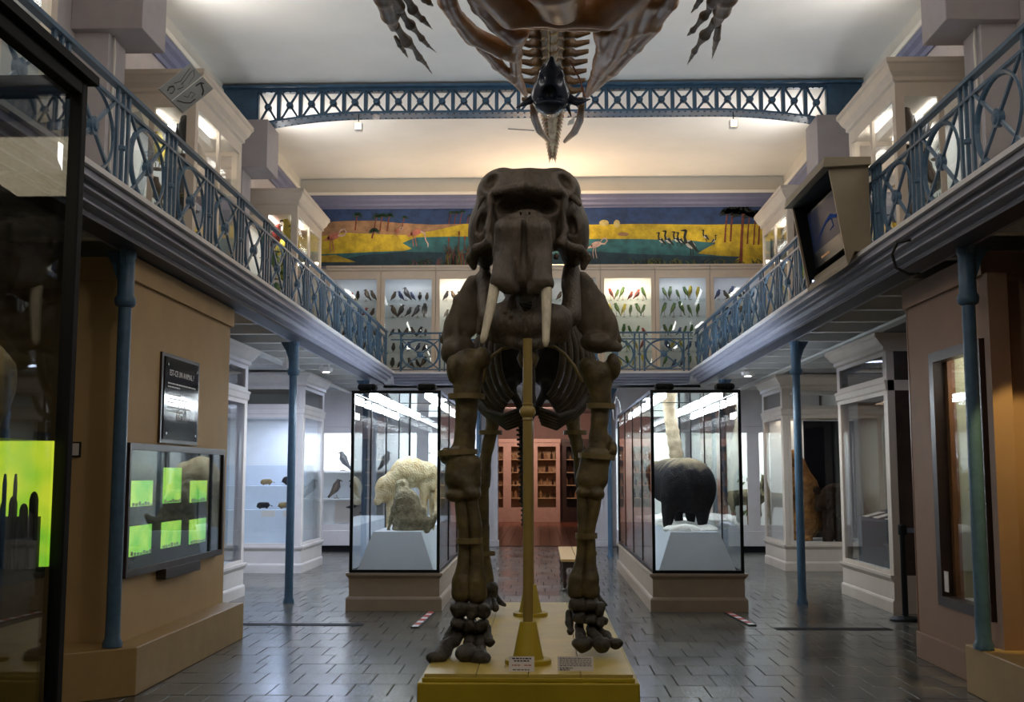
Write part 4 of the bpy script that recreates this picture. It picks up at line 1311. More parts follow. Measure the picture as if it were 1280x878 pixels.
palm_([(920, -50), (908, -6), (902, 12), (896, 28)], [.13, .10, .08, .05]); palm_([(905, -10), (892, 2), (887, 12)], [.09, .06, .035])
finger([(894, 26), (888, 36), (881, 44), (873, 56), (868, 64), (864, 72), (858, 83)], [.04, .03, .05, .02, .03, .018, .008])
finger([(888, 4), (886, 14), (880, 20), (872, 31), (866, 38), (858, 46)], [.035, .026, .042, .02, .028, .008])
finger([(880, -12), (875, 0), (870, 8), (864, 16)], [.035, .028, .022, .01])
finger([(898, 32), (896, 48), (893, 60), (890, 75)], [.03, .034, .022, .008])
for px, py in ((600, -10), (800, -10), (691, 60)):
    c = atz(px, py, ZT + .1)
    MB().tube([c, (c.x, c.y, ZC)], .005, 5).build('hanging_wire', 'rubber', HS)

# ---- the dark fish model hung before it
mat('fish_skin', (0.010, 0.014, 0.028), 0.25, spec=0.35, col2=(0.03, 0.036, 0.055), scale=3, bump=0.12, bscale=14)
mat('cord_red', (0.22, 0.07, 0.03), 0.6)
YFh = 9.2
FS = thing('hanging_fish', 'dark blue mounted fish with open mouth and outspread fins, hung before the turtle tail', 'fish', T(688, 110, YFh))
fb = [('cap', T(689.5, 73, YFh - .35), T(689, 92, YFh - .15), .03, .10), ('cap', T(689, 92, YFh - .15), T(688, 120, YFh), .11, .17),
      ('cap', T(688, 118, YFh), T(688, 132, YFh + .25), .165, .12), ('ell', T(688, 132, YFh - .04), (.14, .14, .055)),
      ('-cap', T(687, 108, YFh - .36), T(687, 117, YFh - .12), .012, .055, {'k': .01}), ('-box', T(687, 121, YFh - .17), (.10, .05, .006), .003, {'k': .006}), ('-ell', T(676, 98, YFh - .2), (.02, .03, .03)), ('-ell', T(701, 98, YFh - .2), (.02, .03, .03))]
organic('fish_body', fb, 'fish_skin', FS, 0.013, 0.035)
for pts, rs in (([(672, 120), (660, 127), (645, 135)], [.045, .03, .004]), ([(704, 120), (722, 128), (738, 124)], [.05, .034, .004]), ([(706, 122), (710, 134), (714, 146)], [.03, .018, .004])):
    MB().tube([T(p[0], p[1], YFh + .02) for p in pts], rs, 8, flat=.35).build('fin', 'fish_skin', FS, smooth=True)
for a, b in (((676, 96), (664, 128)), ((712, 75), (731, 122))):
    MB().tube([T(a[0], a[1], YFh + .1), T((a[0] + b[0]) / 2 + (3 if a[0] > 690 else -3), (a[1] + b[1]) / 2, YFh + .1), T(b[0], b[1], YFh + .05)], .008, 6).build('cord', 'cord_red', FS)
c = Vector(T(688, 100, YFh))
MB().tube([c, (c.x, c.y, ZC)], .004, 5).build('hanging_wire', 'rubber', FS)
rod = MB().tube([T(635, 161, 12.2), T(668, 163, 12.2)], .008, 6).build('hanging_rod', 'chrome', HS)
tgc = [T(711, 151, 9.2), T(719, 146, 9.2), T(717, 155, 9.2), T(709, 157, 9.2)]
o = MB().add(tgc + [(a, b + .004, c_) for a, b, c_ in tgc], [(0, 1, 2, 3), (7, 6, 5, 4), (0, 4, 5, 1), (1, 5, 6, 2), (2, 6, 7, 3), (3, 7, 4, 0)]).build('paper_tag', 'white_panel', FS)
# ================================================================== BIRDS
scene.cycles.transparent_max_bounces = 32
def atx(px, py, x):
    r = _fw + _rt * ((px - 640) / F_PX) + _up * ((439 - py) / F_PX)
    return Vector((0, 0, CAM_H)) + r * (x / r.x)
BC = dict(black=((.012, .012, .014), (.03, .03, .035)), brown=((.07, .04, .022), (.13, .08, .045)), green=((.035, .11, .02), (.16, .20, .02)), yellow=((.50, .38, .03), (.22, .2, .03)),
          red=((.30, .03, .02), (.05, .04, .03)), grey=((.16, .16, .17), (.05, .05, .055)), white=((.6, .58, .54), (.3, .29, .27)), blue=((.03, .06, .16), (.02, .025, .05)))
for k_, (a, b) in BC.items():
    mat('plume_' + k_, a, 0.6, var=0.25, scale=30)
    mat('wing_' + k_, b, 0.6, var=0.3, scale=40)
mat('perch_wood', (0.20, 0.13, 0.07), 0.6)
mat('perch_white', (0.6, 0.58, 0.55), 0.6)
mat('beak', (0.10, 0.07, 0.03), 0.4)
def bird_mesh(kind, colr):
    mb = MB()
    if kind == 'songbird':
        sp = [(-.44, 0, .08), (-.27, 0, .24), (-.10, 0, .42), (.03, 0, .62), (.09, 0, .80), (.13, 0, .92), (.21, 0, .94)]
        rs = [.04, .07, .19, .20, .13, .13, .04]
        bk = [(.22, 0, .94), (.36, 0, .90)]; wing = [(.0, .17, .68), (-.14, .18, .42), (-.36, .08, .16)]; st = .12
    elif kind == 'parrot':
        sp = [(-.42, 0, -.26), (-.27, 0, .08), (-.11, 0, .40), (.0, 0, .62), (.06, 0, .82), (.10, 0, .95), (.19, 0, .97)]
        rs = [.035, .06, .18, .20, .15, .15, .06]
        bk = [(.18, 0, .96), (.28, 0, .92), (.27, 0, .82)]; wing = [(.0, .16, .68), (-.14, .17, .40), (-.32, .07, .06)]; st = .0
    elif kind == 'wader':
        sp = [(-.42, 0, .50), (-.2, 0, .56), (.05, 0, .62), (.2, 0, .70), (.25, 0, .86), (.27, 0, 1.0), (.34, 0, 1.04)]
        rs = [.03, .11, .15, .09, .05, .06, .03]
        bk = [(.34, 0, 1.04), (.62, 0, .98)]; wing = [(.1, .12, .68), (-.15, .13, .60), (-.45, .05, .48)]; st = .46
    else:                                                            # raptor
        sp = [(-.48, 0, .06), (-.3, 0, .28), (-.1, 0, .52), (.0, 0, .74), (.05, 0, .92), (.10, 0, 1.02), (.2, 0, 1.03)]
        rs = [.06, .10, .20, .23, .14, .13, .05]
        bk = [(.18, 0, 1.03), (.30, 0, 1.0), (.30, 0, .93)]; wing = [(.02, .19, .84), (-.14, .21, .5), (-.4, .1, .12)]; st = .12
    mb.tube(sp, rs, 8, 0)
    mb.tube(bk, [.045] + [.03] * (len(bk) - 2) + [.008], 5, 3)
    for s in (-1, 1):
        mb.tube([(p[0], s * p[1], p[2]) for p in wing], [.06, .085, .012], 6, 1, flat=.45)
        if st > 0:
            mb.tube([(0, s * .05, st + .08), (.02, s * .05, 0.04)], .013, 4, 3)
    if kind == 'parrot':
        mb.tube([(0, 0, -.30), (0, 0, .48)], .022, 5, 2)
        mb.tube([(-.02, -.16, .38), (-.02, .16, .38)], .02, 5, 2)
        mb.lathe([(.15, -.34), (.15, -.30), (.02, -.28)], n=9, mi=2)
        for i in range(len(mb.v)):
            mb.v[i] = (mb.v[i][0], mb.v[i][1], mb.v[i][2] + .34)
    else:
        mb.lathe([(.17, 0), (.17, .035), (.05, .045)], n=9, mi=2)
    me = mb.mesh(kind)
    for m in ('plume_' + colr, 'wing_' + colr, 'perch_white' if kind in ('songbird', 'wader') else 'perch_wood', 'beak'):
        me.materials.append(MATS[m])
    me.polygons.foreach_set('use_smooth', [True] * len(me.polygons))
    return me
BM = {}
KW = dict(songbird='songbird', parrot='long-tailed parrot', wader='long-legged wader', raptor='large raptor')
def bird(kind, colr, loc, size, face, where, group):
    if (kind, colr) not in BM:
        BM[(kind, colr)] = bird_mesh(kind, colr)
    o = inst('mounted_bird', BM[(kind, colr)], loc, None, rot=(0, 0, face), scale=(size, size, size))
    tag(o, '%s %s %s' % (colr, KW[kind], where), 'bird', '%s %ss %s' % (colr, KW[kind], group))
    return o

# ================================================================== GENERIC CASES
def cornice_ring(x0, x1, y0, y1, prof, sides='lrfb'):
    """moulding around a box: prof is (outset, z) from bottom to top"""
    mb = MB()
    vs, fs = [], []
    for o_, z in prof:
        l = o_ if 'l' in sides else 0
        r = o_ if 'r' in sides else 0
        f = o_ if 'f' in sides else 0
        b = o_ if 'b' in sides else 0
        vs += [(x0 - l, y0 - f, z), (x1 + r, y0 - f, z), (x1 + r, y1 + b, z), (x0 - l, y1 + b, z)]
    n = len(prof)
    for i in range(n - 1):
        for j_ in range(4):
            k2 = (j_ + 1) % 4
            fs.append((i * 4 + j_, i * 4 + k2, i * 4 + 4 + k2, i * 4 + 4 + j_))
    fs.append((3, 2, 1, 0))
    fs.append(tuple(range(4 * n - 4, 4 * n)))
    return mb.add(vs, fs)
def pane_panel(t, face, x0, x1, y0, y1, z0, z1, n, m, gm, st=0.055, inset=0.02, pane=True, nm='door_frame'):
    """n framed panes on one side of a case; each frame a part with its pane as sub-part"""
    for i in range(n):
        fr = MB()
        if face in 'fb':
            a, b = x0 + (x1 - x0) * i / n, x0 + (x1 - x0) * (i + 1) / n
            yy = y0 if face == 'f' else y1
            ya, yb = (yy, yy + .035) if face == 'f' else (yy - .035, yy)
            fr.box(a, a + st, ya, yb, z0, z1).box(b - st, b, ya, yb, z0, z1).box(a + st, b - st, ya, yb, z0, z0 + st).box(a + st, b - st, ya, yb, z1 - st, z1)
            gl = MB().box(a + st, b - st, (ya + yb) / 2 - .003, (ya + yb) / 2 + .003, z0 + st, z1 - st)
        else:
            a, b = y0 + (y1 - y0) * i / n, y0 + (y1 - y0) * (i + 1) / n
            xx = x0 if face == 'l' else x1
            xa, xb = (xx, xx + .035) if face == 'l' else (xx - .035, xx)
            fr.box(xa, xb, a, a + st, z0, z1).box(xa, xb, b - st, b, z0, z1).box(xa, xb, a + st, b - st, z0, z0 + st).box(xa, xb, a + st, b - st, z1 - st, z1)
            gl = MB().box((xa + xb) / 2 - .003, (xa + xb) / 2 + .003, a + st, b - st, z0 + st, z1 - st)
        f = fr.build(nm, m, t)
        if pane:
            gl.build('pane', gm, f)

# ---- bird cabinets of the end gallery
bays = [at(406.7 + 68.8 * k_, 400, 22.0).x for k_ in range(9)]
bay_name = ['below the big flamingo', 'below the small palms', 'below the reed bed', 'behind the skull', 'behind the jaw',
            'below the huts', 'below the cranes', 'below the palm grove']
bay_look = ['dim', 'bluish', 'brightly lit', 'dim', 'dim', 'brightly lit', 'bluish', 'dim']
CY0, CY1 = 22.0, YB - 0.02
shelves_z = [5.02, 4.68, 4.29, 3.98, 3.66]
ordn = ['top', 'second', 'third', 'fourth', 'lowest']
for k_ in range(8):
    a, b = bays[k_] + .004, bays[k_ + 1] - .004
    t = thing('bird_cabinet', '%s glazed cream bird cabinet %s in the end gallery' % (bay_look[k_], bay_name[k_]), 'cabinet', ((a + b) / 2, 22.2, ZG))
    MB().box(a, b, CY0 + .03, CY1, 3.42, 3.58).build('cabinet_base', 'cream_wood', t)
    MB().box(a, b, CY1 - .02, CY1, 3.58, 5.5).build('back_panel', 'white_panel', t)
    MB().box(a, a + .02, CY0 + .035, CY1 - .02, 3.58, 5.5).build('side_panel', 'white_panel', t)
    MB().box(b - .02, b, CY0 + .035, CY1 - .02, 3.58, 5.5).build('side_panel', 'white_panel', t)
    MB().box(a, b, CY0 + .0, CY1, 5.5, 5.58).build('cabinet_top', 'cream_wood', t)
    cornice_ring(a, b, CY0, CY1, [(0, 5.58), (.03, 5.60), (.03, 5.63), (.06, 5.66), (.06, 5.69)], 'f').build('cornice', 'cream_wood', t)
    pane_panel(t, 'f', a, b, CY0, CY1, 3.56, 5.5, 1, 'cream_wood', 'glass', .075)
    for z in shelves_z:
        MB().box(a + .02, b - .02, CY0 + .06, CY1 - .03, z - .012, z).build('shelf', 'glass_shelf', t)
    pw, pc = {2: (7.5, (1, .86, .66)), 5: (7.5, (1, .86, .62)), 1: (1.7, (.75, .85, 1)), 6: (2.0, (.78, .86, 1)), 7: (1.2, (.75, .82, 1)), 0: (1.3, (.75, .85, 1))}.get(k_, (1.0, WHITE))
    area('cabinet_strip', ((a + b) / 2, CY0 + .09, 5.47), (.85, .05), pw, pc, ((a + b) / 2, CY1 - .05, 4.4))
    pal = [['brown', 'grey', 'red', 'black'], ['black', 'black', 'brown', 'blue'], ['black', 'brown', 'red', 'brown'], ['brown', 'grey'], ['grey', 'brown'],
           ['green', 'green', 'yellow', 'green', 'red'], ['green', 'green', 'yellow', 'blue'], ['black', 'brown', 'blue']][k_]
    for si, z in enumerate(shelves_z):
        n = [6, 6, 6, 5, 5][si] if k_ not in (3, 4) else 3
        if k_ in (1, 6) and si == 1: n = 5
        for q in range(n):
            x = a + .14 + (b - a - .28) * (q + .5) / n + random.uniform(-.02, .02)
            c = random.choice(pal)
            kd = 'parrot' if c in ('green', 'yellow') or (k_ == 5 and random.random() < .7) else ('songbird' if random.random() < .8 else 'raptor')
            if kd == 'parrot' and c not in ('green', 'yellow', 'red', 'blue'): c = 'green'
            size = {'songbird': .20, 'parrot': .185, 'raptor': .22}[kd] * random.uniform(.85, 1.12)
            if k_ in (1, 6) and si == 1: size *= 1.15
            if si == 2: size *= .9
            bird(kd, c, (x, 22.24 + random.uniform(-.05, .08), z), size, random.choice((0.3, math.pi - .3, -.5, math.pi + .4, -1.3)),
                 'on the %s shelf of the bird cabinet %s' % (ordn[si], bay_name[k_]), 'on the %s shelf %s' % (ordn[si], bay_name[k_]))

# ---- free-standing cabinets on the side galleries
def upper_cabinet(s, y0, y1, lab, where, power, pal):
    xa, xb = sorted((s * 3.9, s * 4.9))
    t = thing('gallery_cabinet', lab, 'cabinet', (s * 4.4, (y0 + y1) / 2, 3.42))
    face = 'r' if s < 0 else 'l'
    MB().box(xa, xb, y0, y1, 3.42, 3.66).build('cabinet_base', 'cream_wood', t)
    MB().box(xa, xb, y0, y1, 5.72, 5.84).build('cabinet_head', 'cream_wood', t)
    cornice_ring(xa, xb, y0, y1, [(0, 5.84), (.03, 5.86), (.03, 5.90), (.07, 5.95), (.10, 6.02), (.12, 6.04), (.12, 6.09)], 'fb' + face).build('cornice', 'cream_wood', t)
    for px_ in (xa, xb - .07):
        for py_ in (y0, y1 - .07):
            MB().box(px_, px_ + .07, py_, py_ + .07, 3.66, 5.72).build('corner_post', 'cream_wood', t)
    bx0, bx1 = (xa, xa + .02) if s < 0 else (xb - .02, xb)
    MB().box(bx0, bx1, y0 + .07, y1 - .07, 3.66, 5.72).build('back_panel', 'white_panel', t)
    pane_panel(t, 'f', xa + .07, xb - .07, y0, y1, 3.66, 5.72, 2, 'cream_wood', 'glass', .03)
    pane_panel(t, 'b', xa + .07, xb - .07, y0, y1, 3.66, 5.72, 1, 'cream_wood', 'glass', .05)
    pane_panel(t, face, xa, xb, y0 + .07, y1 - .07, 3.66, 5.72, 2, 'cream_wood', 'glass', .04)
    zs = (3.68, 4.25, 4.74, 5.2)
    for z in zs[1:]:
        MB().box(xa + .05, xb - .05, y0 + .05, y1 - .05, z - .012, z).build('shelf', 'glass_shelf', t)
    MB().box(s * 4.4 - .018, s * 4.4 + .018, y0 + .2, y1 - .2, 5.685, 5.715).build('light_tube', 'tube_soft', t)
    area('cabinet_tube', (s * 4.4, (y0 + y1) / 2, 5.68), (.12, 1.4), 7, (1, .97, .93), (s * 4.4, (y0 + y1) / 2, 3))
    for si, z in enumerate(zs):
        for q in range(5):
            u = (q + .1) / 5
            kd = random.choice(('raptor', 'raptor', 'songbird', 'wader', 'parrot'))
            c = random.choice(pal)
            if kd == 'parrot' and c not in ('green', 'yellow', 'red', 'blue'): kd = 'raptor'
            size = {'songbird': .33, 'parrot': .27, 'raptor': .39, 'wader': .36}[kd] * random.uniform(.88, 1.05) * (1.08 if si > 1 else 1)
            bird(kd, c, (s * (4.12 + .5 * ((q * 2) % 5) / 4.0), y0 + .28 + (y1 - y0 - .56) * u, z), size, random.uniform(0, 6.28),
                 'on the %s shelf of the %s' % (['lowest', 'third', 'second', 'top'][si], where), 'on the %s shelf of the %s' % (['lowest', 'third', 'second', 'top'][si], where))
upper_cabinet(-1, 6.75, 8.6, 'cream gallery cabinet of birds above the ochre wall with the green-lit panel', 'gallery cabinet above the ochre wall', 1, ['brown', 'white', 'grey', 'black'])
upper_cabinet(-1, 12.2, 14.15, 'cream gallery cabinet of birds behind the tilted sketch stand', 'gallery cabinet behind the sketch stand', 1, ['brown', 'white', 'black', 'yellow', 'grey'])
upper_cabinet(-1, 17.5, 19.5, 'cream gallery cabinet of birds next to the painted flamingos', 'gallery cabinet by the painted flamingos', 1, ['yellow', 'red', 'brown', 'green'])
upper_cabinet(1, 6.75, 8.6, 'cream gallery cabinet of birds above the tall glazed opening', 'gallery cabinet above the glazed opening', 1, ['white', 'grey', 'brown'])
upper_cabinet(1, 12.05, 13.9, 'cream gallery cabinet of birds behind the monitor cabinet', 'gallery cabinet behind the monitor', 1, ['brown', 'grey', 'black', 'white'])
upper_cabinet(1, 17.5, 19.5, 'cream gallery cabinet of birds next to the painted palm grove', 'gallery cabinet by the painted palms', 1, ['green', 'yellow', 'brown', 'blue'])

# ---- tall showcases under the galleries
def showcase(lab, x0, x1, y0, y1, faces, backs, n=1, m='case_white', base=0.42, tops=True, gm='glass', bm=None):
    t = thing('showcase', lab, 'showcase', ((x0 + x1) / 2, (y0 + y1) / 2, 0))
    sd = ''.join(faces)
    cornice_ring(x0, x1, y0, y1, [(.02, 0), (.02, .12), (.012, .14), (0, .15), (0, base - .08), (.015, base - .06), (.035, base - .03), (.035, base)], sd).build('case_base', m, t)
    for px_ in (x0, x1 - .09):
        for py_ in (y0, y1 - .09):
            MB().box(px_, px_ + .09, py_, py_ + .09, base, 2.95).build('corner_post', m, t, bevel=.008)
    for f in faces:
        a = dict(x0=x0, x1=x1, y0=y0, y1=y1)
        if f in 'fb': a['x0'] += .09; a['x1'] -= .09
        else: a['y0'] += .09; a['y1'] -= .09
        pane_panel(t, f, a['x0'], a['x1'], a['y0'], a['y1'], base, 2.5, n if f in 'lr' else 1, m, gm, .045)
        pane_panel(t, f, a['x0'], a['x1'], a['y0'], a['y1'], 2.62, 2.95, n if f in 'lr' else 1, m, gm, .045, nm='upper_light_frame')
    cornice_ring(x0, x1, y0, y1, [(0, 2.5), (.015, 2.52), (.02, 2.58), (.03, 2.60), (.03, 2.62)], sd).build('transom', m, t)
    for f in backs:
        q = {'l': (x0, x0 + .02, y0 + .09, y1 - .09), 'r': (x1 - .02, x1, y0 + .09, y1 - .09), 'f': (x0 + .09, x1 - .09, y0, y0 + .02), 'b': (x0 + .09, x1 - .09, y1 - .02, y1)}[f]
        MB().box(*q, base, 2.5).build('back_panel', bm or 'white_panel', t)
        MB().box(*q, 2.62, 2.95).build('upper_back_panel', bm or 'white_panel', t)
    cornice_ring(x0, x1, y0, y1, [(0, 2.95), (.03, 2.97), (.03, 3.01), (.06, 3.04), (.10, 3.10), (.12, 3.12), (.12, 3.165)], sd).build('cornice', m, t)
    MB().box(x0 + .05, x1 - .05, y0 + .05, y1 - .05, base, base + .02).build('case_floor', 'white_panel', t)
    return t
L1 = showcase('cream showcase with dark blue curtain standing beside the ochre wall end', -5.6, -3.83, 12.4, 14.5, 'frb', '')
L2 = showcase('cream showcase of small mammals behind the slim blue column', -5.6, -3.8, 17.8, 19.5, 'fr', 'b', n=1)
R1 = showcase('cream showcase with tilted papers beside the black barrier post', 3.94, 5.6, 12.85, 15.0, 'lb', 'fr', bm='dark_wood', m='case_cream')
R2 = showcase('cream showcase of brown bears behind the slim blue column', 3.93, 5.6, 18.4, 20.05, 'lf', '', bm='white_panel', m='case_cream')
for t, x, y, w, c in ((L2, -4.3, 18.6, 20, COOL), (L1, -4.3, 13.4, 7, COOL), (R2, 4.3, 19.5, 4.5, (1, .8, .6))):
    area('showcase_lamp', (x, y, 2.48), (.3, 1.0), w, c, (x, y, 0))
mat('curtain', (0.012, 0.02, 0.07), 0.8, var=0.2, spec=0.1)
mat('black_cloth', (0.003, 0.003, 0.006), 0.9, spec=0.03)
cu = MB()
pts = [(-4.42 + .03 * math.sin(i * 1.4), 14.38 - 1.86 * i / 24) for i in range(25)]
cu.add([(x, y, .45) for x, y in pts] + [(x, y, 2.48) for x, y in pts] + [(x - .012, y, .45) for x, y in pts] + [(x - .012, y, 2.48) for x, y in pts],
       [(i, i + 1, i + 26, i + 25) for i in range(24)] + [(i + 75, i + 76, i + 51, i + 50) for i in range(24)])
cu.build('curtain', 'curtain', L1)
# steps and specimens of the small mammal case
stp = thing('display_steps', 'pale stepped display stand in the small mammal showcase', 'stand', (-4.35, 18.6, .44))
for i, (z0, z1, ya) in enumerate(((.44, .98, 18.05), (.98, 1.36, 18.45), (1.36, 1.7, 18.85))):
    MB().box(-5.46, -3.94, ya, 19.4, z0, z1).build('step', 'plinth_white', stp, bevel=.006)
for i in range(2):
    MB().box(-4.5 + i * .35, -4.28 + i * .35, 18.045, 18.05, .87, .97).build('step_label', 'paper', stp)
mat('fur_dark', (.018, .016, .018), .8, spec=.1, var=.4, scale=30, bump=.6, bscale=60)
mat('fur_tan', (.22, .15, .07), .8, spec=.1, var=.35, scale=25, bump=.6, bscale=60)
def small_beast(x, y, z, L, m, lab, face=1):
    p = [('cap', (x - L * .3, y, z + L * .26), (x + L * .15, y, z + L * .28), L * .2, L * .19), ('cap', (x + face * L * .2, y, z + L * .28), (x + face * L * .45, y, z + L * .18), L * .13, L * .08)]
    for dx in (-.28, .15):
        for dy in (-.1, .1):
            p.append(('cap', (x + dx * L, y + dy * L, z + L * .2), (x + dx * L, y + dy * L, z + L * .04), L * .06, L * .05))
    p.append(('cap', (x - face * L * .4, y, z + L * .25), (x - face * L * .7, y, z + L * .08), L * .06, L * .03))
    o = organic('small_mammal', p, m, None, L * .045, L * .06)
    return tag(o, lab, 'animal')
small_beast(-4.15, 18.66, 1.36, .34, 'fur_dark', 'black furred small mammal on the middle step of the showcase')
small_beast(-4.5, 18.25, .98, .26, 'fur_dark', 'small dark mammal on the lowest step of the showcase', -1)
small_beast(-4.15, 18.25, .98, .26, 'fur_tan', 'small tan mammal on the lowest step of the showcase')
small_beast(-4.55, 18.62, 1.36, .24, 'fur_tan', 'small tan mammal on the middle step beside the black one', -1)
bird('songbird', 'black', (-3.98, 18.62, 1.36), .14, .5, 'on the middle step of the small mammal showcase', 'on the middle step')
bird('raptor', 'brown', (-4.2, 19.1, 1.70), .35, -1.2, 'on the top step of the small mammal showcase', 'on the top step')
# papers of the right showcase
mat('slate_block', (.07, .075, .085), .6)
mat('twig', (.45, .36, .27), .7)
tb = thing('display_bench', 'grey sloping display bench inside the showcase with papers', 'stand', (4.42, 14, .44))
MB().prism([(4.1, .44), (4.78, .44), (4.78, 1.18), (4.1, 1.0)], 'y', 13.1, 14.8).build('bench_body', 'slate_block', tb)
for i, yy in enumerate((13.45, 13.95, 14.4)):
    o = MB().add([(4.12, yy, 1.01), (4.34, yy, 1.068), (4.34, yy + .26, 1.068), (4.12, yy + .26, 1.01), (4.12, yy, 1.016), (4.34, yy, 1.074), (4.34, yy + .26, 1.074), (4.12, yy + .26, 1.016)],
                 [(3, 2, 1, 0), (4, 5, 6, 7), (0, 1, 5, 4), (1, 2, 6, 5), (2, 3, 7, 6), (3, 0, 4, 7)]).build('paper_sheet', 'paper')
    tag(o, 'cream paper sheet lying on the sloping bench in the showcase', 'paper', 'paper sheets on the sloping bench')
tw = MB()
for i in range(14):
    a = i * .45
    b0 = Vector((4.55, 13.3 + .02 * i, 1.12))
    tw.tube([b0, b0 + Vector((-.05 * math.cos(a), .08 * math.sin(a), .18)), b0 + Vector((-.16 * math.cos(a), .22 * math.sin(a), .34 + .1 * (i % 3)))], [.014, .009, .003], 5)
tag(tw.build('dried_branch', 'twig'), 'pale dried branch standing on the display bench', 'branch')
area('papers_lamp', (4.3, 14.2, 2.45), (.1, .5), 2.2, (1, .72, .5), (4.3, 14.1, 1))
# bears
mat('bear_orange', (.17, .065, .02), .8, spec=.1, col2=(.34, .16, .05), scale=9, bump=.8, bscale=45)
mat('bear_dark', (.012, .007, .005), .8, spec=.08, col2=(.035, .017, .009), scale=10, bump=.8, bscale=45)
br = [('cap', T(1004, 652, 19.3), T(1004, 610, 19.3), .33, .27), ('cap', T(1004, 610, 19.3), T(996, 580, 19.3), .25, .16), ('ell', T(990, 572, 19.2), (.15, .17, .15)), ('cap', T(988, 576, 19.1), T(984, 582, 18.95), .09, .06),
      ('cap', T(1006, 655, 19.2), T(1009, 676, 19.1), .14, .11), ('cap', T(992, 655, 19.3), T(990, 676, 19.2), .13, .11), ('cap', T(992, 605, 19.2), T(984, 632, 18.95), .10, .07), ('ell', T(996, 562, 19.3), (.05, .04, .06))]
tag(organic('standing_bear', br, 'bear_orange', None, .020, .05, .010, 55), 'orange-brown mounted bear reared up in the showcase', 'bear')
bd = [('cap', T(1043, 630, 19.6), T(1045, 626, 19.0), .32, .30), ('ell', T(1031, 626, 18.82), (.17, .19, .17)), ('cap', T(1027, 632, 18.72), T(1023, 636, 18.56), .105, .075),
      ('ell', T(1021, 613, 18.78), (.075, .05, .08)), ('ell', T(1040, 611, 18.78), (.075, .05, .08)),
      ('cap', T(1036, 645, 18.95), T(1035, 676, 18.9), .12, .10), ('cap', T(1050, 645, 18.95), T(1051, 676, 18.9), .12, .10), ('cap', T(1044, 645, 19.6), T(1044, 672, 19.6), .13, .11)]
tag(organic('dark_bear', bd, 'bear_dark', None, .018, .035, .008, 55), 'dark brown mounted bear on all fours beside the orange one', 'bear')
spot('bear_spot', (4.35, 18.56, 2.3), T(1024, 634, 18.62), 4, (1, .62, .3), 20, .02)
MB().box(4.62, 5.5, 19.9, 19.98, .45, 2.48).build('black_curtain', 'black_cloth', R2)
MB().box(4.03, 4.62, 19.93, 19.96, .45, 2.48).build('rear_panel', 'white_panel', R2)
# ---- wall cases at the end under the gallery
def end_case(x0, x1, lab, n, pw, col):
    t = thing('wall_case', lab, 'showcase', ((x0 + x1) / 2, 23.1, 0))
    MB().box(x0, x1, 22.75, 23.5, 0.0, .12).build('kick', 'black_rough', t)
    MB().box(x0, x1, 22.70, 23.5, .12, .42).build('case_base', 'case_white', t, bevel=.01)
    MB().box(x0, x1, 22.70, 23.5, 2.5, 3.3).build('case_head', 'case_white', t, bevel=.01)
    MB().box(x0, x1, 23.46, 23.5, .42, 2.5).build('back_panel', 'white_panel', t)
    pane_panel(t, 'f', x0, x1, 22.72, 23.5, .42, 2.5, n, 'case_white', 'glass', .12)
    for i in range(n):
        a, b = x0 + (x1 - x0) * i / n, x0 + (x1 - x0) * (i + 1) / n
        area('wall_case_strip', ((a + b) / 2, 22.9, 2.46), (.6, .1), pw, col, ((a + b) / 2, 23.3, 1.2))
    return t
EL1 = end_case(-5.6, -1.35, 'white lit wall case of crows behind the cream animal case', 4, 13, (.85, .92, 1))
ER1 = end_case(1.55, 5.6, 'white lit wall case of deer behind the dark hoofed animal case', 3, 16, (.92, 1, .95))
for z in (1.05, 1.62):
    MB().box(-5.55, -1.4, 22.95, 23.44, z - .02, z).build('shelf', 'white_panel', EL1)
MB().box(-4.3, -3.5, 23.43, 23.458, .55, 1.0).build('picture_board', 'paper', EL1)
for i, (x, z, k_, c, f) in enumerate(((-4.1, 1.62, 'raptor', 'black', 3.3), (-3.88, 1.05, 'raptor', 'black', 2.6), (-4.22, 1.05, 'raptor', 'brown', .3), (-3.2, 1.62, 'raptor', 'black', 0), (-2.9, 1.05, 'raptor', 'black', 3), (-2.4, 1.62, 'raptor', 'grey', .4), (-2.2, 1.05, 'wader', 'grey', 2.8), (-1.8, 1.62, 'raptor', 'brown', .5), (-1.7, 1.05, 'raptor', 'black', 3))):
    bird(k_, c, (x, 23.15, z), .36, f, 'on the %s shelf of the white wall case by the passage' % ('upper' if z > 1.3 else 'lower'), 'on the %s shelf of the white wall case' % ('upper' if z > 1.3 else 'lower'))
sil = MB()
for cx_, cz, w in ((-3.95, .86, .14), (-3.7, .75, .1)):
    sil.prism([(cx_ - w, cz), (cx_ - w * .2, cz - .03), (cx_, cz + .02), (cx_ + w * .3, cz - .02), (cx_ + w, cz + .05), (cx_ + w * .3, cz + .05), (cx_, cz + .07), (cx_ - w * .3, cz + .04)][::-1], 'y', 23.425, 23.43)
sil.build('printed_bird', 'ink', EL1)
mat('deer', (.05, .04, .02), .8, col2=(.12, .10, .05), scale=10, bump=.5)
mat('leaf', (.05, .09, .025), .6, col2=(.14, .17, .05), scale=9)
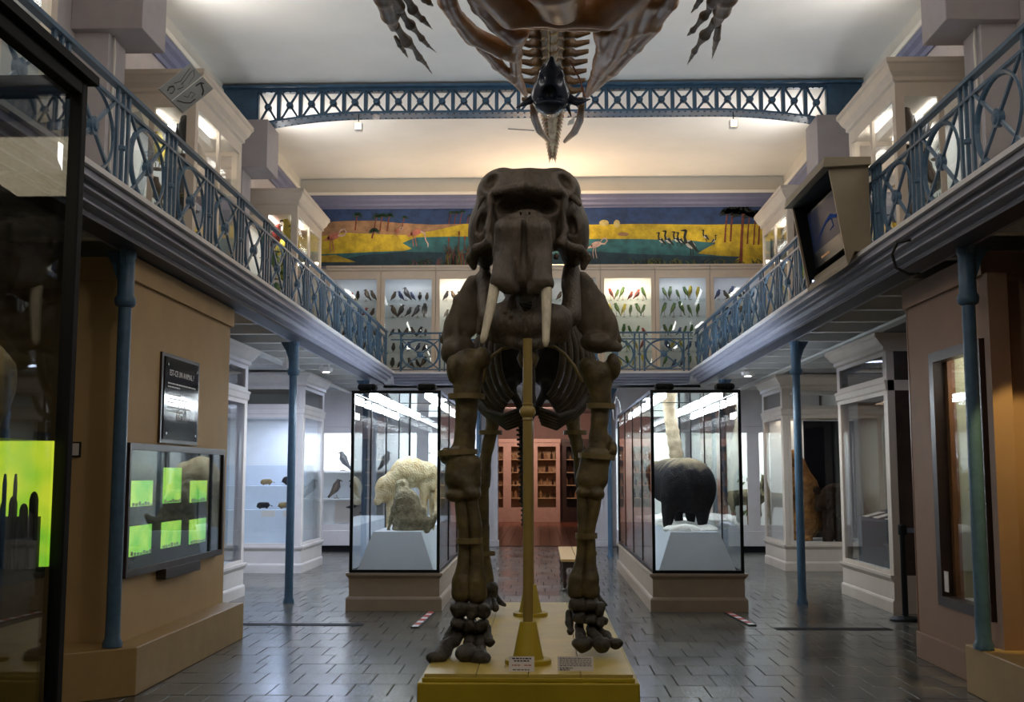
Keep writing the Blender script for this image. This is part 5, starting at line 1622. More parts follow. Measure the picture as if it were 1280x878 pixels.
def deer(x, y, s, lab):
    z = .44
    p = [('cap', (x - .28 * s, y, z + .62 * s), (x + .25 * s, y, z + .66 * s), .17 * s, .18 * s), ('cap', (x + .28 * s, y, z + .72 * s), (x + .38 * s, y - .05, z + 1.0 * s), .1 * s, .07 * s),
         ('cap', (x + .38 * s, y - .05, z + 1.04 * s), (x + .56 * s, y - .08, z + .97 * s), .075 * s, .04 * s), ('cap', (x + .34 * s, y, z + 1.08 * s), (x + .28 * s, y, z + 1.2 * s), .03 * s, .015 * s)]
    for dx in (-.28, .24):
        for dy in (-.08, .08):
            p += [('cap', (x + dx * s, y + dy * s, z + .55 * s), (x + (dx + .03) * s, y + dy * s, z + .3 * s), .07 * s, .045 * s), ('cap', (x + (dx + .03) * s, y + dy * s, z + .3 * s), (x + dx * s, y + dy * s, z + .03), .04 * s, .032 * s)]
    return tag(organic('mounted_deer', p, 'deer', None, .022 * s, .05 * s), lab, 'animal')
deer(4.15, 23.1, 1.0, 'dark olive mounted deer in the white wall case behind the bears')
deer(3.0, 23.15, .9, 'dark olive mounted deer in the white wall case behind the dark hoofed animal case')
lf = thing('case_shrub', 'leafy green shrub in the wall case beside the mounted deer', 'plant', (4.25, 23.3, .44))
MB().tube([(4.25, 23.35, .44), (4.23, 23.34, .9), (4.3, 23.33, 1.35)], [.03, .025, .012], 7).build('stem', 'wood_brown', lf)
for i in range(40):
    a, zz = random.uniform(0, 6.28), random.uniform(.75, 1.5)
    r = random.uniform(.05, .2)
    c = Vector((4.27 + r * math.cos(a), 23.3 + .5 * r * math.sin(a), zz))
    MB().tube([c, c + Vector((.04 * math.cos(a), .02, -.03)), c + Vector((.09 * math.cos(a), .03, -.09))], [.006, .03, .003], 5, flat=.25).build('leaf', 'leaf', lf)

# ================================================================== CENTRAL GLASS CASES
def floor_case(x0, x1, lab, cols):
    y0, y1 = 12.98, 18.65
    t = thing('glass_case', lab, 'display case', ((x0 + x1) / 2, (y0 + y1) / 2, 0))
    cornice_ring(x0, x1, y0, y1, [(.03, 0), (.03, .13), (.02, .15), (0, .16), (0, .36), (.015, .38), (.035, .40), (.035, .425)]).build('case_base', 'case_base', t)
    B, Tp, w = .425, 2.52, .035
    fr = lambda *a: MB().box(*a)
    for x in (x0, x1 - w):
        for y in (y0, y1 - w):
            fr(x, x + w, y, y + w, B, Tp).build('frame_post', 'black', t)
        fr(x, x + w, y0 + w, y1 - w, B, B + w).build('bottom_bar', 'black', t)
        fr(x, x + w, y0 + w, y1 - w, Tp - w, Tp).build('top_bar', 'black', t)
        for q in range(1, 4):
            yy = y0 + (y1 - y0) * q / 4
            fr(x + .008, x + w - .008, yy - .009, yy + .009, B + w, Tp - w).build('glazing_bar', 'black', t)
        for q in range(4):
            ya, yb = y0 + (y1 - y0) * q / 4 + .012, y0 + (y1 - y0) * (q + 1) / 4 - .012
            fr(x + w / 2 - .003, x + w / 2 + .003, max(ya, y0 + w), min(yb, y1 - w), B + w, Tp - w).build('side_pane', 'glass', t)
    for y in (y0, y1 - w):
        fr(x0 + w, x1 - w, y, y + w, B, B + w).build('bottom_bar', 'black', t)
        fr(x0 + w, x1 - w, y, y + w, Tp - w, Tp).build('top_bar', 'black', t)
        fr(x0 + w, x1 - w, y + w / 2 - .003, y + w / 2 + .003, B + w, Tp - w).build('end_pane', 'glass', t)
    fr(x0 + w, x1 - w, y0 + w, y1 - w, Tp - .03, Tp - .015).build('roof_pane', 'acrylic', t)
    xm = (x0 + x1) / 2
    for q in range(1, 3):
        fr(x0 + w, x1 - w, y0 + (y1 - y0) * q / 3 - .012, y0 + (y1 - y0) * q / 3 + .012, Tp - w, Tp).build('roof_bar', 'black', t)
    for sx in (-1, 1):
        for q in range(3):
            ya = y0 + .25 + q * 1.85
            MB().box(xm + sx * .33 - .02, xm + sx * .33 + .02, ya, ya + 1.5, Tp - .075, Tp - .035).build('light_tube', 'tube_cool', t)
    # tapered white platform inside
    wb_, wt = (x1 - x0) / 2 - .07, (x1 - x0) / 2 - .24
    z0, z1 = B, .88
    ya, yb, yc, yd = y0 + .07, y0 + .24, y1 - .24, y1 - .07
    MB().add([(xm - wb_, ya, z0), (xm + wb_, ya, z0), (xm + wb_, yd, z0), (xm - wb_, yd, z0), (xm - wt, yb, z1), (xm + wt, yb, z1), (xm + wt, yc, z1), (xm - wt, yc, z1)],
             [(0, 3, 2, 1), (4, 5, 6, 7), (0, 1, 5, 4), (1, 2, 6, 5), (2, 3, 7, 6), (3, 0, 4, 7)]).build('platform', 'plinth_white', t)
    return t
CL = floor_case(-2.21, -1.17, 'black-framed glass case holding the cream-furred animal', None)
CR = floor_case(1.26, 2.30, 'black-framed glass case holding the dark hoofed animal on snow', None)
for x0, x1, nm in ((-2.21, -1.17, 'cream-furred animal'), (1.26, 2.30, 'dark hoofed animal')):
    for q, xx in enumerate((x0 + .17, x1 - .17)):
        t = thing('case_spotlight', 'flat black lamp on the %s front corner of the %s case' % (('outer', 'inner')[q if x0 < 0 else 1 - q], nm), 'lamp', (xx, 13.06, 2.52))
        MB().box(xx - .11, xx + .11, 12.98, 13.16, 2.523, 2.60).build('lamp_housing', 'black_rough', t, bevel=.03)
        MB().lathe([(.02, 12.965), (.02, 12.98)], (xx + .04, 0, 2.56), 8, 'y').build('lamp_knob', 'black', t)
# cream animal and the grey one
mat('fur_cream', (.55, .40, .20), .85, col2=(.78, .68, .46), scale=7, bump=.8, bscale=50)
mat('fur_grey', (.16, .13, .075), .85, col2=(.36, .31, .20), scale=14, bump=.9, bscale=60)
Yc = 14.25
cb = [('cap', T(484, 612, Yc), T(510, 590, Yc), .17, .205), ('cap', T(510, 590, Yc), T(532, 594, Yc + .1), .205, .19), ('cap', T(532, 594, Yc + .1), T(546, 612, Yc + .15), .16, .12), ('ell', T(549, 622, Yc + .1), (.11, .16, .13)),
      ('cap', T(549, 628, Yc + .02), T(545, 640, Yc - .06), .075, .05), ('cap', T(480, 606, Yc - .02), T(472, 628, Yc - .1), .10, .075), ('cap', T(490, 625, Yc), T(485, 662, Yc - .05), .10, .055), ('cap', T(503, 620, Yc + .2), T(503, 664, Yc + .2), .10, .06),
      ('cap', T(530, 610, Yc), T(530, 662, Yc), .085, .05), ('cap', T(540, 612, Yc + .25), T(541, 662, Yc + .25), .085, .05), ('ell', T(541, 608, Yc), (.04, .03, .05)), ('ell', T(556, 607, Yc + .1), (.04, .03, .05))]
tag(organic('cream_mammal', cb, 'fur_cream', None, .02, .07, .008, 40), 'cream-furred mounted mammal with arched back, head lowered, in the glass case', 'animal')
Yg = 13.62
gb = [('cap', T(511, 650, Yg), T(508, 628, Yg), .21, .175), ('cap', T(508, 628, Yg), T(503, 612, Yg + .1), .15, .10), ('ell', T(503, 606, Yg + .15), (.10, .11, .09)), ('cap', T(492, 635, Yg), T(485, 664, Yg - .05), .055, .035),
      ('cap', T(526, 660, Yg), T(536, 655, Yg - .05), .06, .075), ('cap', T(536, 655, Yg - .05), T(545, 645, Yg - .1), .085, .05), ('ell', T(511, 662, Yg), (.22, .18, .06)), ('cap', T(527, 640, Yg), T(533, 664, Yg - .1), .08, .05)]
tag(organic('grey_mammal', gb, 'fur_grey', None, .018, .06, .010, 50), 'grey-tan furred animal with bushy tail sitting with its back turned', 'animal')
# dark hoofed animal
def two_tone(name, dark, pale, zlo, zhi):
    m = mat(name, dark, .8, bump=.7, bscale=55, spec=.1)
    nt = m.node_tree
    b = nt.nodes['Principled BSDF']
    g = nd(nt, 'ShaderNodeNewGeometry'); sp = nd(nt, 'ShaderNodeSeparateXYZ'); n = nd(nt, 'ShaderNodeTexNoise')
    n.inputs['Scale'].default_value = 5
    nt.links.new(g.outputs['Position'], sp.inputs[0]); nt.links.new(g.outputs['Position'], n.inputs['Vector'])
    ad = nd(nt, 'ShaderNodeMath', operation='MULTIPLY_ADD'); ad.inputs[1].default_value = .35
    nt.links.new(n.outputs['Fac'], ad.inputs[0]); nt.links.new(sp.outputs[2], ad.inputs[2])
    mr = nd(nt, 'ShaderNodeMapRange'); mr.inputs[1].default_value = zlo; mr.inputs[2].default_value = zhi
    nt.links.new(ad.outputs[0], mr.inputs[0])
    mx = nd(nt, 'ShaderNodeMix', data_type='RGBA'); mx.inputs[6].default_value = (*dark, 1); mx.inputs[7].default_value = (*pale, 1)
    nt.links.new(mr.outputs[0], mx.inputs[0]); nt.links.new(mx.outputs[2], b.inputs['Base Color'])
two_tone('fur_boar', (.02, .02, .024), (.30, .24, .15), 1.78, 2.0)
Yb_ = 14.0
bb = [('cap', T(860, 605, Yb_), T(838, 602, Yb_ + 1.0), .345, .33), ('ell', T(862, 610, Yb_ - .02), (.34, .26, .32)), ('cap', T(836, 598, Yb_ + 1.2), T(822, 590, Yb_ + 1.6), .24, .17), ('cap', T(820, 592, Yb_ + 1.6), T(816, 604, Yb_ + 1.9), .16, .09),
      ('cap', T(838, 622, Yb_ - .05), T(834, 657, Yb_ - .1), .15, .08), ('cap', T(878, 620, Yb_ - .05), T(878, 657, Yb_ - .1), .16, .085), ('cap', T(845, 620, Yb_ + 1.0), T(848, 650, Yb_ + .95), .13, .08), ('cap', T(862, 620, Yb_ + .9), T(864, 650, Yb_ + .9), .13, .08),
      ('cap', T(864, 588, Yb_ - .29), T(866, 630, Yb_ - .32), .035, .02), ('ell', T(812, 571, Yb_ + 1.5), (.05, .04, .09))]
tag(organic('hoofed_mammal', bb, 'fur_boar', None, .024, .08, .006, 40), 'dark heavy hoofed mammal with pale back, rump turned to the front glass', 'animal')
sn = [('ell', T(856, 667, 13.42), (.22, .13, .14))] + [('ell', (1.78 + random.uniform(-.22, .22), random.uniform(13.4, 17.8), .89), (.18, .3, .06)) for _ in range(24)]
tag(organic('snow_mound', sn, 'snow', None, .026, .05, .012, 30), 'white heap of artificial snow under the dark hoofed animal', 'snow')
mat('trunk_pale', (.48, .40, .28), .7, col2=(.30, .23, .14), scale=6, bump=.5)
pt = MB()
p0, p1 = Vector(T(849, 640, 15.6)), Vector(T(838, 497, 15.6))
pts = [p0.lerp(p1, i / 40) + Vector((.03 * math.sin(i * .12), 0, 0)) for i in range(41)]
pt.tube(pts, [.105 - .0006 * i + (.012 if i % 4 == 0 else 0) for i in range(41)], 14)
smooth_by_angle(tag(pt.build('palm_trunk', 'trunk_pale'), 'pale ringed tree trunk standing in the case behind the dark hoofed animal', 'trunk'), 60)
rk = [('ell', T(900, 640, 15.2), (.11, .25, .25)), ('ell', T(896, 618, 15.2), (.09, .2, .22)), ('ell', T(903, 655, 14.8), (.11, .22, .1))]
mat('reflection_pale', (.5, .46, .40), .9, var=.4, scale=14, bump=1.0, bscale=18)  # solid pale shape stands in for a reflection in the case glass
tag(organic('pale_reflection', rk, 'reflection_pale', None, .022, .05, .02, 35), 'rough pale shape added for a reflection beside the dark hoofed animal', 'rock')
# ================================================================== EXHIBIT WALLS NEAR THE FRONT
wl_ = struct(MB().box(-HL, -3.06, 8.2, 10.86, 0, 3.165).build('wall_exhibit_left', 'brown_wall'))
MB().box(-HL, -3.03, 8.16, 10.89, 2.99, 3.165).build('wall_band', 'brown_wall', wl_)
led = struct(MB().prism([(-2.84, 10.8), (-3.06, 10.8), (-3.06, 8.2), (-HL, 8.2), (-HL, 7.35), (-3.35, 7.62), (-2.86, 8.02)], 'z', 0, .335).build('trim_1', 'ledge', bevel=.008))
def slab_x(x0, x1, y0, y1, z0, z1): return MB().box(min(x0, x1), max(x0, x1), y0, y1, z0, z1)
# ---- lit display panel
dp = thing('lit_display', 'wide dark glass display panel with six green-lit windows on the ochre wall', 'display', (-3.06, 9.35, .83))
slab_x(-3.06, -3.045, 8.16, 10.56, .84, 1.74).build('panel_back', 'black_rough', dp)
for a in ((8.13, 10.6, .80, .85), (8.13, 10.6, 1.73, 1.78), (8.13, 8.17, .85, 1.73), (10.55, 10.6, .85, 1.73)):
    slab_x(-3.06, -3.0, *a).build('panel_frame', 'dark_wood', dp)
slab_x(-3.022, -3.016, 8.17, 10.55, .85, 1.73).build('panel_glass', 'glass_panel', dp)
def green_mat(nm, c1, c2, s):
    m = bpy.data.materials.new(nm); m.use_nodes = True
    nt = m.node_tree; nt.nodes.clear()
    out = nd(nt, 'ShaderNodeOutputMaterial'); e = nd(nt, 'ShaderNodeEmission'); n = nd(nt, 'ShaderNodeTexNoise'); g = nd(nt, 'ShaderNodeNewGeometry')
    n.inputs['Scale'].default_value = 5
    mx = nd(nt, 'ShaderNodeMix', data_type='RGBA'); mx.inputs[6].default_value = (*c1, 1); mx.inputs[7].default_value = (*c2, 1)
    mr = nd(nt, 'ShaderNodeMapRange'); mr.inputs[1].default_value = .38; mr.inputs[2].default_value = .62
    nt.links.new(g.outputs['Position'], n.inputs['Vector']); nt.links.new(n.outputs['Fac'], mr.inputs[0]); nt.links.new(mr.outputs[0], mx.inputs[0])
    nt.links.new(mx.outputs[2], e.inputs[0]); e.inputs[1].default_value = s
    nt.links.new(e.outputs[0], out.inputs[0]); MATS[nm] = m
green_mat('green_lit', (.20, .62, .10), (.48, .80, .13), 1.1)
green_mat('tank_lit', (.22, .55, .03), (.62, .72, .04), .8)
for i, (a, b, c, d) in enumerate(((164, 190, 601, 633), (204.5, 226, 585, 629), (238, 258, 601, 628), (162, 188.5, 657, 694), (202, 225.5, 652, 684), (237, 256.5, 649, 679))):
    p, q = atx(a, (c + d) / 2, -3.04), atx(b, (c + d) / 2, -3.04)
    zt, zb = atx((a + b) / 2, c, -3.04).z, atx((a + b) / 2, d, -3.04).z
    lp = slab_x(-3.045, -3.035, p.y, q.y, zb, zt).build('lit_window', 'green_lit', dp)
    sm = MB()
    for k_ in range(7):
        u = p.y + (q.y - p.y) * (k_ + .5) / 7
        sm.box(-3.035, -3.03, u - .02, u + .02, zb + .004, zb + .015 + .022 * random.random())
    sm.build('specimen_row', 'white_mark', lp)
slab_x(-3.06, -2.98, 8.95, 9.85, .72, .80).build('panel_bracket', 'dark_wood', dp)
# ---- text board
tb_ = thing('text_board', 'tall dark glossy text board hung above the green-lit display panel', 'sign', (-3.06, 9.35, 1.8))
slab_x(-3.06, -3.04, 8.87, 9.85, 1.80, 2.53).build('board', 'dark_wood', tb_)
slab_x(-3.04, -3.032, 8.92, 9.80, 1.83, 2.50).build('board_glass', 'board_black', tb_)
for y_, z_ in ((8.98, 2.44), (9.74, 2.44), (8.98, 1.88), (9.74, 1.88)):
    MB().lathe([(.012, -3.032), (.012, -3.024)], (0, y_, z_), 10, 'x').build('screw', 'chrome', tb_)
def text_x(body, y, z, size, parent, m, x=-3.031, flip=1):
    c = bpy.data.curves.new('text', 'FONT'); c.body = body; c.size = size; c.extrude = .0006
    o = bpy.data.objects.new('text', c); COL.objects.link(o)
    bpy.context.view_layer.update()
    me = bpy.data.meshes.new_from_object(o.evaluated_get(bpy.context.evaluated_depsgraph_get()))
    bpy.data.objects.remove(o)
    me.materials.clear(); me.materials.append(MATS[m])
    ob = inst('lettering', me, (x, y, z), parent, rot=(math.pi / 2, 0, math.pi / 2))
    return ob
text_x('EST-CE UN ANIMAL ?', 9.03, 2.355, .068, tb_, 'text_white')
for z_, a, b in ((2.29, 9.0, 9.72), (2.262, 9.0, 9.3), (2.20, 9.0, 9.34), (2.165, 9.03, 9.5), (2.135, 9.0, 9.16), (2.095, 9.0, 9.6), (2.06, 9.0, 9.4)):
    q = MB(); y_ = a
    while y_ < b - .01:
        l = random.uniform(.02, .06); q.box(-3.032, -3.0312, y_, min(b, y_ + l), z_ - .006, z_ + .006); y_ += l + .012
    q.build('printed_line', 'text_white', tb_)
dr = MB()
for k_ in range(5):
    dr.tube([(-3.031, 9.36 + .03 * k_ * math.cos(a) * 1.1, 1.98 + .02 + .035 * k_ * math.sin(a)) for a in np.linspace(0, math.pi, 9)], .0025, 4)
dr.build('line_drawing', 'text_white', tb_)
sg = thing('wall_notice', 'tiny framed notice on the ochre wall beside the black vitrine', 'sign', (-3.36, 8.2, 1.66))
p = at(95, 562, 8.19)
MB().box(p.x - .035, p.x + .035, 8.18, 8.2, p.z - .055, p.z + .055).build('notice_frame', 'black', sg)
MB().box(p.x - .026, p.x + .026, 8.176, 8.18, p.z - .044, p.z + .044).build('notice_sheet', 'paper', sg)

# ---- rust wall with the glazed opening
wr = struct(MB().box(3.22, HL, 9.32, 9.85, 0, 3.165).box(3.22, HL, 8.12, 9.32, 2.54, 3.165).box(3.22, HL, 8.12, 9.32, 0, .5).box(4.6, HL, 8.12, 9.32, .5, 2.54).box(3.34, 4.6, 8.12, 8.24, .5, 2.54).build('wall_exhibit_right', 'rust_wall'))
MB().box(3.19, HL, 8.10, 9.88, 2.99, 3.165).build('wall_band', 'rust_wall', wr)
MB().box(3.195, 3.22, 8.12, 9.87, 0, .22).build('wall_plinth', 'rust_wall', wr, bevel=.006)
MB().box(3.20, 3.34, 8.02, 8.12, .335, 2.99).build('wall_pilaster', 'rust_wall', wr)
MB().box(3.50, 3.62, 7.6, 8.12, .335, 2.99).build('wall_return', 'rust_wall', wr)
MB().box(3.215, 3.23, 9.85, 9.87, .2, 3.0).build('edge_strip', 'wood_brown', wr)
struct(MB().prism([(3.04, 8.32), (3.04, 5.2), (HL, 5.2), (HL, 8.12), (3.19, 8.12), (3.19, 8.32)], 'z', 0, .335).build('trim_2', 'ledge', bevel=.008))
gw = thing('glazed_opening', 'tall brown-framed glazed opening in the rust wall behind the iron column', 'window', (3.25, 8.8, .5))
for a in ((3.205, 3.30, 9.22, 9.32, .5, 2.54), (3.205, 3.30, 8.24, 9.22, 2.46, 2.54), (3.205, 3.30, 8.24, 9.22, .5, .58), (3.205, 3.30, 8.24, 8.30, .58, 2.46)):
    MB().box(*a).build('opening_frame', 'dark_wood', gw)
MB().box(3.30, 3.36, 9.16, 9.30, .52, 2.52).build('inner_frame', 'wood_brown', gw)
MB().box(3.28, 3.286, 8.30, 9.22, .58, 2.46).build('opening_pane', 'glass', gw)
mat('tank_wall', (.42, .44, .30), .6, var=.12, scale=2)
MB().box(4.52, 4.58, 8.26, 9.3, .5, 2.54).build('tank_back', 'tank_wall', gw)
MB().box(3.37, 4.52, 9.26, 9.3, .5, 2.54).build('tank_side', 'tank_wall', gw)
MB().box(3.37, 4.52, 8.26, 9.26, .5, .56).build('tank_floor', 'white_panel', gw)
MB().box(3.5, 3.56, 8.3, 9.2, 2.40, 2.44).build('light_tube', 'tube_warm', gw)
area('opening_lamp', (3.9, 8.8, 2.45), (.5, .5), 4, (.95, 1, .8), (3.9, 8.8, 0))
rk = [('ell', (3.9, 8.95, 1.36), (.3, .25, .16)), ('ell', (4.15, 8.75, 1.34), (.25, .25, .12))]
tag(organic('white_boulder', rk, 'snow', None, .024, .06, .012, 28), 'white boulder on the grey block inside the glazed opening', 'rock')
bx_ = MB().box(3.5, 4.5, 8.4, 9.24, .56, 1.26).build('boulder_block', 'grey_box')
tag(bx_, 'plain grey block under the white boulder inside the glazed opening', 'block')
MB().box(3.213, 3.22, 9.10, 9.18, .62, .78).build('notice_sheet', 'paper', gw)
spot('ledge_spot', (3.3, 6.95, 2.95), (3.46, 8.12, 1.35), 90, (1.0, .74, .25), 38, .03, .3)

# ---- black vitrine
vt = thing('black_vitrine', 'tall black-framed glass vitrine with a green-lit tank inside', 'display case', (-2.4, 2.6, 0))
VX0, VX1, VY0, VY1, VZ = -3.0, -1.735, 1.0, 4.12, 3.04
w = .05
for x in (VX0, VX1 - w):
    for y in (VY0, VY1 - w):
        MB().box(x, x + w, y, y + w, .35, VZ).build('frame_post', 'black_rough', vt, bevel=.006)
    MB().box(x, x + w, VY0 + w, VY1 - w, VZ - .06, VZ).build('top_bar', 'black_rough', vt, bevel=.006)
for y in (VY0, VY1 - w):
    MB().box(VX0 + w, VX1 - w, y, y + w, VZ - .06, VZ).build('top_bar', 'black_rough', vt, bevel=.006)
MB().box(VX0 - .02, VX1 + .03, VY0 - .02, VY1 + .03, VZ, VZ + .045).build('top_rim', 'black_rough', vt) if False else None
for a in ((VX1 - .01, VX1 + .03, VY0, VY1 + .03), (VX0, VX1 - .01, VY1 - .01, VY1 + .03)):
    MB().box(*a, VZ, VZ + .035).build('top_rim', 'black_rough', vt)
MB().box(VX0, VX1, VY0, VY1, 0, .35).build('vitrine_base', 'black_rough', vt)
MB().box(VX1 - .04, VX1 - .034, VY0 + w, VY1 - w, .35, VZ - .06).build('side_pane', 'glass', vt)
MB().box(VX0 + w, VX1 - w, VY1 - .03, VY1 - .024, .35, VZ - .06).build('end_pane', 'glass_dark', vt)
mat('mud', (.10, .075, .035), .8, col2=(.20, .16, .08), scale=4, bump=.7, bscale=10)
tk = thing('lit_tank', 'shallow yellow-green lit tank with dark skyline of stumps inside the vitrine', 'tank', (-2.35, 3.8, 1.2))
MB().box(-2.92, -1.775, 4.03, 4.05, 1.22, 1.67).build('tank_back', 'tank_lit', tk)
MB().box(-2.92, -1.79, 3.62, 4.05, 1.18, 1.22).build('tank_floor', 'black_rough', tk)
MB().box(-2.92, -1.79, 3.62, 4.05, 1.67, 1.70).build('tank_lid', 'black_rough', tk)
st_x = -1.80
for i in range(34):
    h = random.choice((.08, .10, .13, .15, .18)) if i not in (2, 5) else .30
    wd = random.uniform(.007, .017)
    MB().lathe([(wd * 1.1, 1.22), (wd, 1.22 + .16 + h * .45), (wd * .7, 1.22 + .17 + h * .5), (.004, 1.22 + .175 + h * .52)], (st_x, 3.95 + random.uniform(-.04, .05), 0), 8).build('stump', 'black_rough', tk)
    st_x -= wd * 2 + random.uniform(-.004, .006)
MB().box(-2.92, -1.79, 3.98, 4.0, 1.22, 1.40).build('tank_front_board', 'dark_wood', tk)
rkl = [('ell', (-2.0 - .22 * i, 3.78 + .05 * (i % 2), .62 + .12 * (i % 3)), (.22, .16, .30)) for i in range(5)]
tag(organic('mud_rock', rkl, 'mud', None, .026, .08, .015, 22), 'brown mud-like rock bank below the lit tank in the vitrine', 'rock')
rku = [('ell', (-1.98 - .2 * i, 3.85, 1.86 + .05 * (i % 2)), (.17, .13, .2 + .05 * (i % 3))) for i in range(5)]  # rock shapes added in place of a brown reflection in the glass
area('vitrine_fill', (-2.3, 3.2, 2.95), (.6, .8), 5, (1, .82, .55), (-2.3, 3.4, 0))  # added fill so the vitrine interior is not left dark
tag(organic('reflection_rock', rku, 'mud', None, .026, .08, .015, 25), 'brown rock shape added for a blurred reflection above the lit tank', 'rock')

# ================================================================== THINGS ON THE GALLERIES
tv = thing('monitor_cabinet', 'beige hooded monitor cabinet fixed to the gallery railing', 'monitor cabinet', (2.65, 10.1, 3.42))
Y0, Y1 = 9.42, 10.85
prof_o = [(2.46, 4.17), (2.80, 4.17), (2.80, 3.43), (2.66, 3.43), (2.60, 3.31)]
for ya, yb in ((Y0, Y0 + .03), (Y1 - .03, Y1)):
    MB().prism(prof_o[::-1], 'y', ya, yb).build('side_panel', 'taupe', tv)
MB().prism([(2.76, 3.43), (2.80, 3.43), (2.80, 4.17), (2.76, 4.17)], 'y', Y0 + .03, Y1 - .03).build('rear_panel', 'black_rough', tv)
MB().prism([(2.60, 3.31), (2.66, 3.43), (2.78, 3.43), (2.78, 3.46), (2.66, 3.46), (2.595, 3.35)], 'y', Y0 + .03, Y1 - .03).build('floor_panel', 'taupe', tv)
MB().prism([(2.40, 4.15), (2.42, 4.24), (2.81, 4.24), (2.81, 4.17)], 'y', Y0 - .05, Y1 + .05).build('hood', 'taupe', tv, bevel=.004)
for ya, yb in ((Y0 + .03, Y0 + .036), (Y1 - .036, Y1 - .03)):
    MB().prism([(2.475, 4.16), (2.76, 4.16), (2.76, 3.45), (2.67, 3.45), (2.615, 3.36)][::-1], 'y', ya, yb).build('lining', 'black_rough', tv)
MB().box(2.47, 2.76, Y0 + .036, Y1 - .036, 4.135, 4.149).build('lining', 'black_rough', tv)
scr = MB().prism([(2.655, 3.52), (2.69, 3.52), (2.62, 4.06), (2.585, 4.06)][::-1], 'y', Y0 + .12, Y1 - .10).build('screen_bezel', 'black', tv)
mat('screen', (.006, .009, .02), .4, spec=.05, emis=(.02, .035, .10), estr=.10)
emit_mat('screen_glow', (.12, .25, .85), .07)
emit_mat('screen_warm', (.9, .45, .2), .25)
def scp(u, v, d=.002):                                                # point on the screen: u along y, v up
    return (2.655 - .07 * v - d, Y0 + .16 + (Y1 - Y0 - .30) * u, 3.55 + .48 * v)
MB().add([scp(0, 0), scp(1, 0), scp(1, 1), scp(0, 1), scp(0, 0, -.003), scp(1, 0, -.003), scp(1, 1, -.003), scp(0, 1, -.003)], [(0, 3, 2, 1), (4, 5, 6, 7), (0, 1, 5, 4), (1, 2, 6, 5), (2, 3, 7, 6), (3, 0, 4, 7)]).build('screen', 'screen', scr)
MB().tube([scp(u, v, .004) for u, v in ((.85, .35), (.7, .5), (.5, .62), (.35, .66), (.2, .58), (.1, .62))], [.002, .008, .013, .022, .016, .006], 6, flat=.2, side=(0, 0, 1)).build('screen_shape', 'screen_glow', scr)
MB().tube([scp(u, v, .004) for u, v in ((.35, .66), (.3, .45), (.42, .42))], [.008, .012, .004], 6, flat=.2, side=(0, 1, 0)).build('screen_shape', 'screen_glow', scr)
for u in (.55, .62, .68, .75):
    MB().tube([scp(u, .07, .004), scp(u + .045, .07, .004)], .012, 4, flat=.2).build('screen_mark', 'screen_warm', scr)
MB().lathe([(.010, 2.615), (.010, 2.63)], (0, Y1 - .12, 3.40), 8, 'x').build('power_light', 'led', tv)
cb_ = MB().tube([atx(1138, 300, XG + .02), atx(1122, 303, XG - .05), atx(1115, 318, XG - .06), atx(1120, 335, XG - .04), atx(1136, 343, XG + .05), atx(1150, 343, XG + .2)], .012, 7)
tag(cb_.build('black_cable', 'rubber', smooth=True), 'black cable looping over the gallery edge near the monitor cabinet', 'cable')
# ---- sketch stand on the left railing
sk_ = thing('sketch_stand', 'clear acrylic stand with a tilted grey sketch board on the railing', 'stand', T(210, 230, 8.15))
Q = [at(199, 111, 8.35), at(238, 79.5, 8.75), at(267, 111, 9.0), at(229.5, 141, 8.6)]
nrm = (Q[1] - Q[0]).cross(Q[3] - Q[0]).normalized()
if nrm.y > 0: nrm = -nrm
def bq(u, v, d=0): return (Q[0] * (1 - u) + Q[1] * u) * (1 - v) + (Q[3] * (1 - u) + Q[2] * u) * v + nrm * d
def slab(us, d0, d1, nm, m, par):
    a = [bq(u, v, d1) for u, v in us] + [bq(u, v, d0) for u, v in us]
    n = len(us)
    o = MB().add(a, [tuple(range(n)), tuple(range(n, 2 * n))[::-1]] + [(i + n, (i + 1) % n + n, (i + 1) % n, i) for i in range(n)]).build(nm, m, par)
    return o
mat('sketch_grey', (.27, .28, .28), .5, var=.08)
bd_ = slab([(0, 0), (1, 0), (1, 1), (0, 1)], -.012, 0, 'sketch_board', 'sketch_grey', sk_)
slab([(0, .49), (1, .49), (1, .51), (0, .51)], 0, .0015, 'board_divider', 'white_mark', bd_)
def sketch(pts, r=.004):
    MB().tube([bq(u, v, .0015) for u, v in pts], r, 5, flat=.4).build('sketch_line', 'ink', bd_)
sketch([(.1, .2), (.2, .14), (.28, .2), (.25, .3), (.15, .34), (.1, .3)], .006)
sketch([(.35, .15), (.5, .22), (.8, .12), (.9, .1)], .003); sketch([(.45, .3), (.6, .28), (.85, .2), (.95, .2), (.85, .35), (.6, .42)], .003); sketch([(.3, .35), (.45, .4), (.5, .3)], .003)
sketch([(.85, .62), (.8, .72), (.75, .85), (.65, .93)], .010); sketch([(.7, .6), (.85, .62), (.9, .7)], .006); sketch([(.1, .6), (.2, .8), (.3, .9), (.45, .9)], .005); sketch([(.3, .62), (.35, .72), (.5, .65), (.55, .78), (.4, .8)], .003)
def acr(pts, wd, nm):
    mb = MB()
    for a, b in zip(pts[:-1], pts[1:]): mb.obox(T(*a), T(*b), wd, .008, side=(1, 0, 0))
    mb.build(nm, 'acrylic', sk_)
acr([(213, 150, 8.5), (200, 178, 8.35)], .10, 'acrylic_plate'); acr([(170, 140, 8.1), (186, 190, 8.2), (172, 248, 8.15)], .07, 'acrylic_arm'); acr([(200, 178, 8.35), (186, 196, 8.2)], .09, 'acrylic_arm')
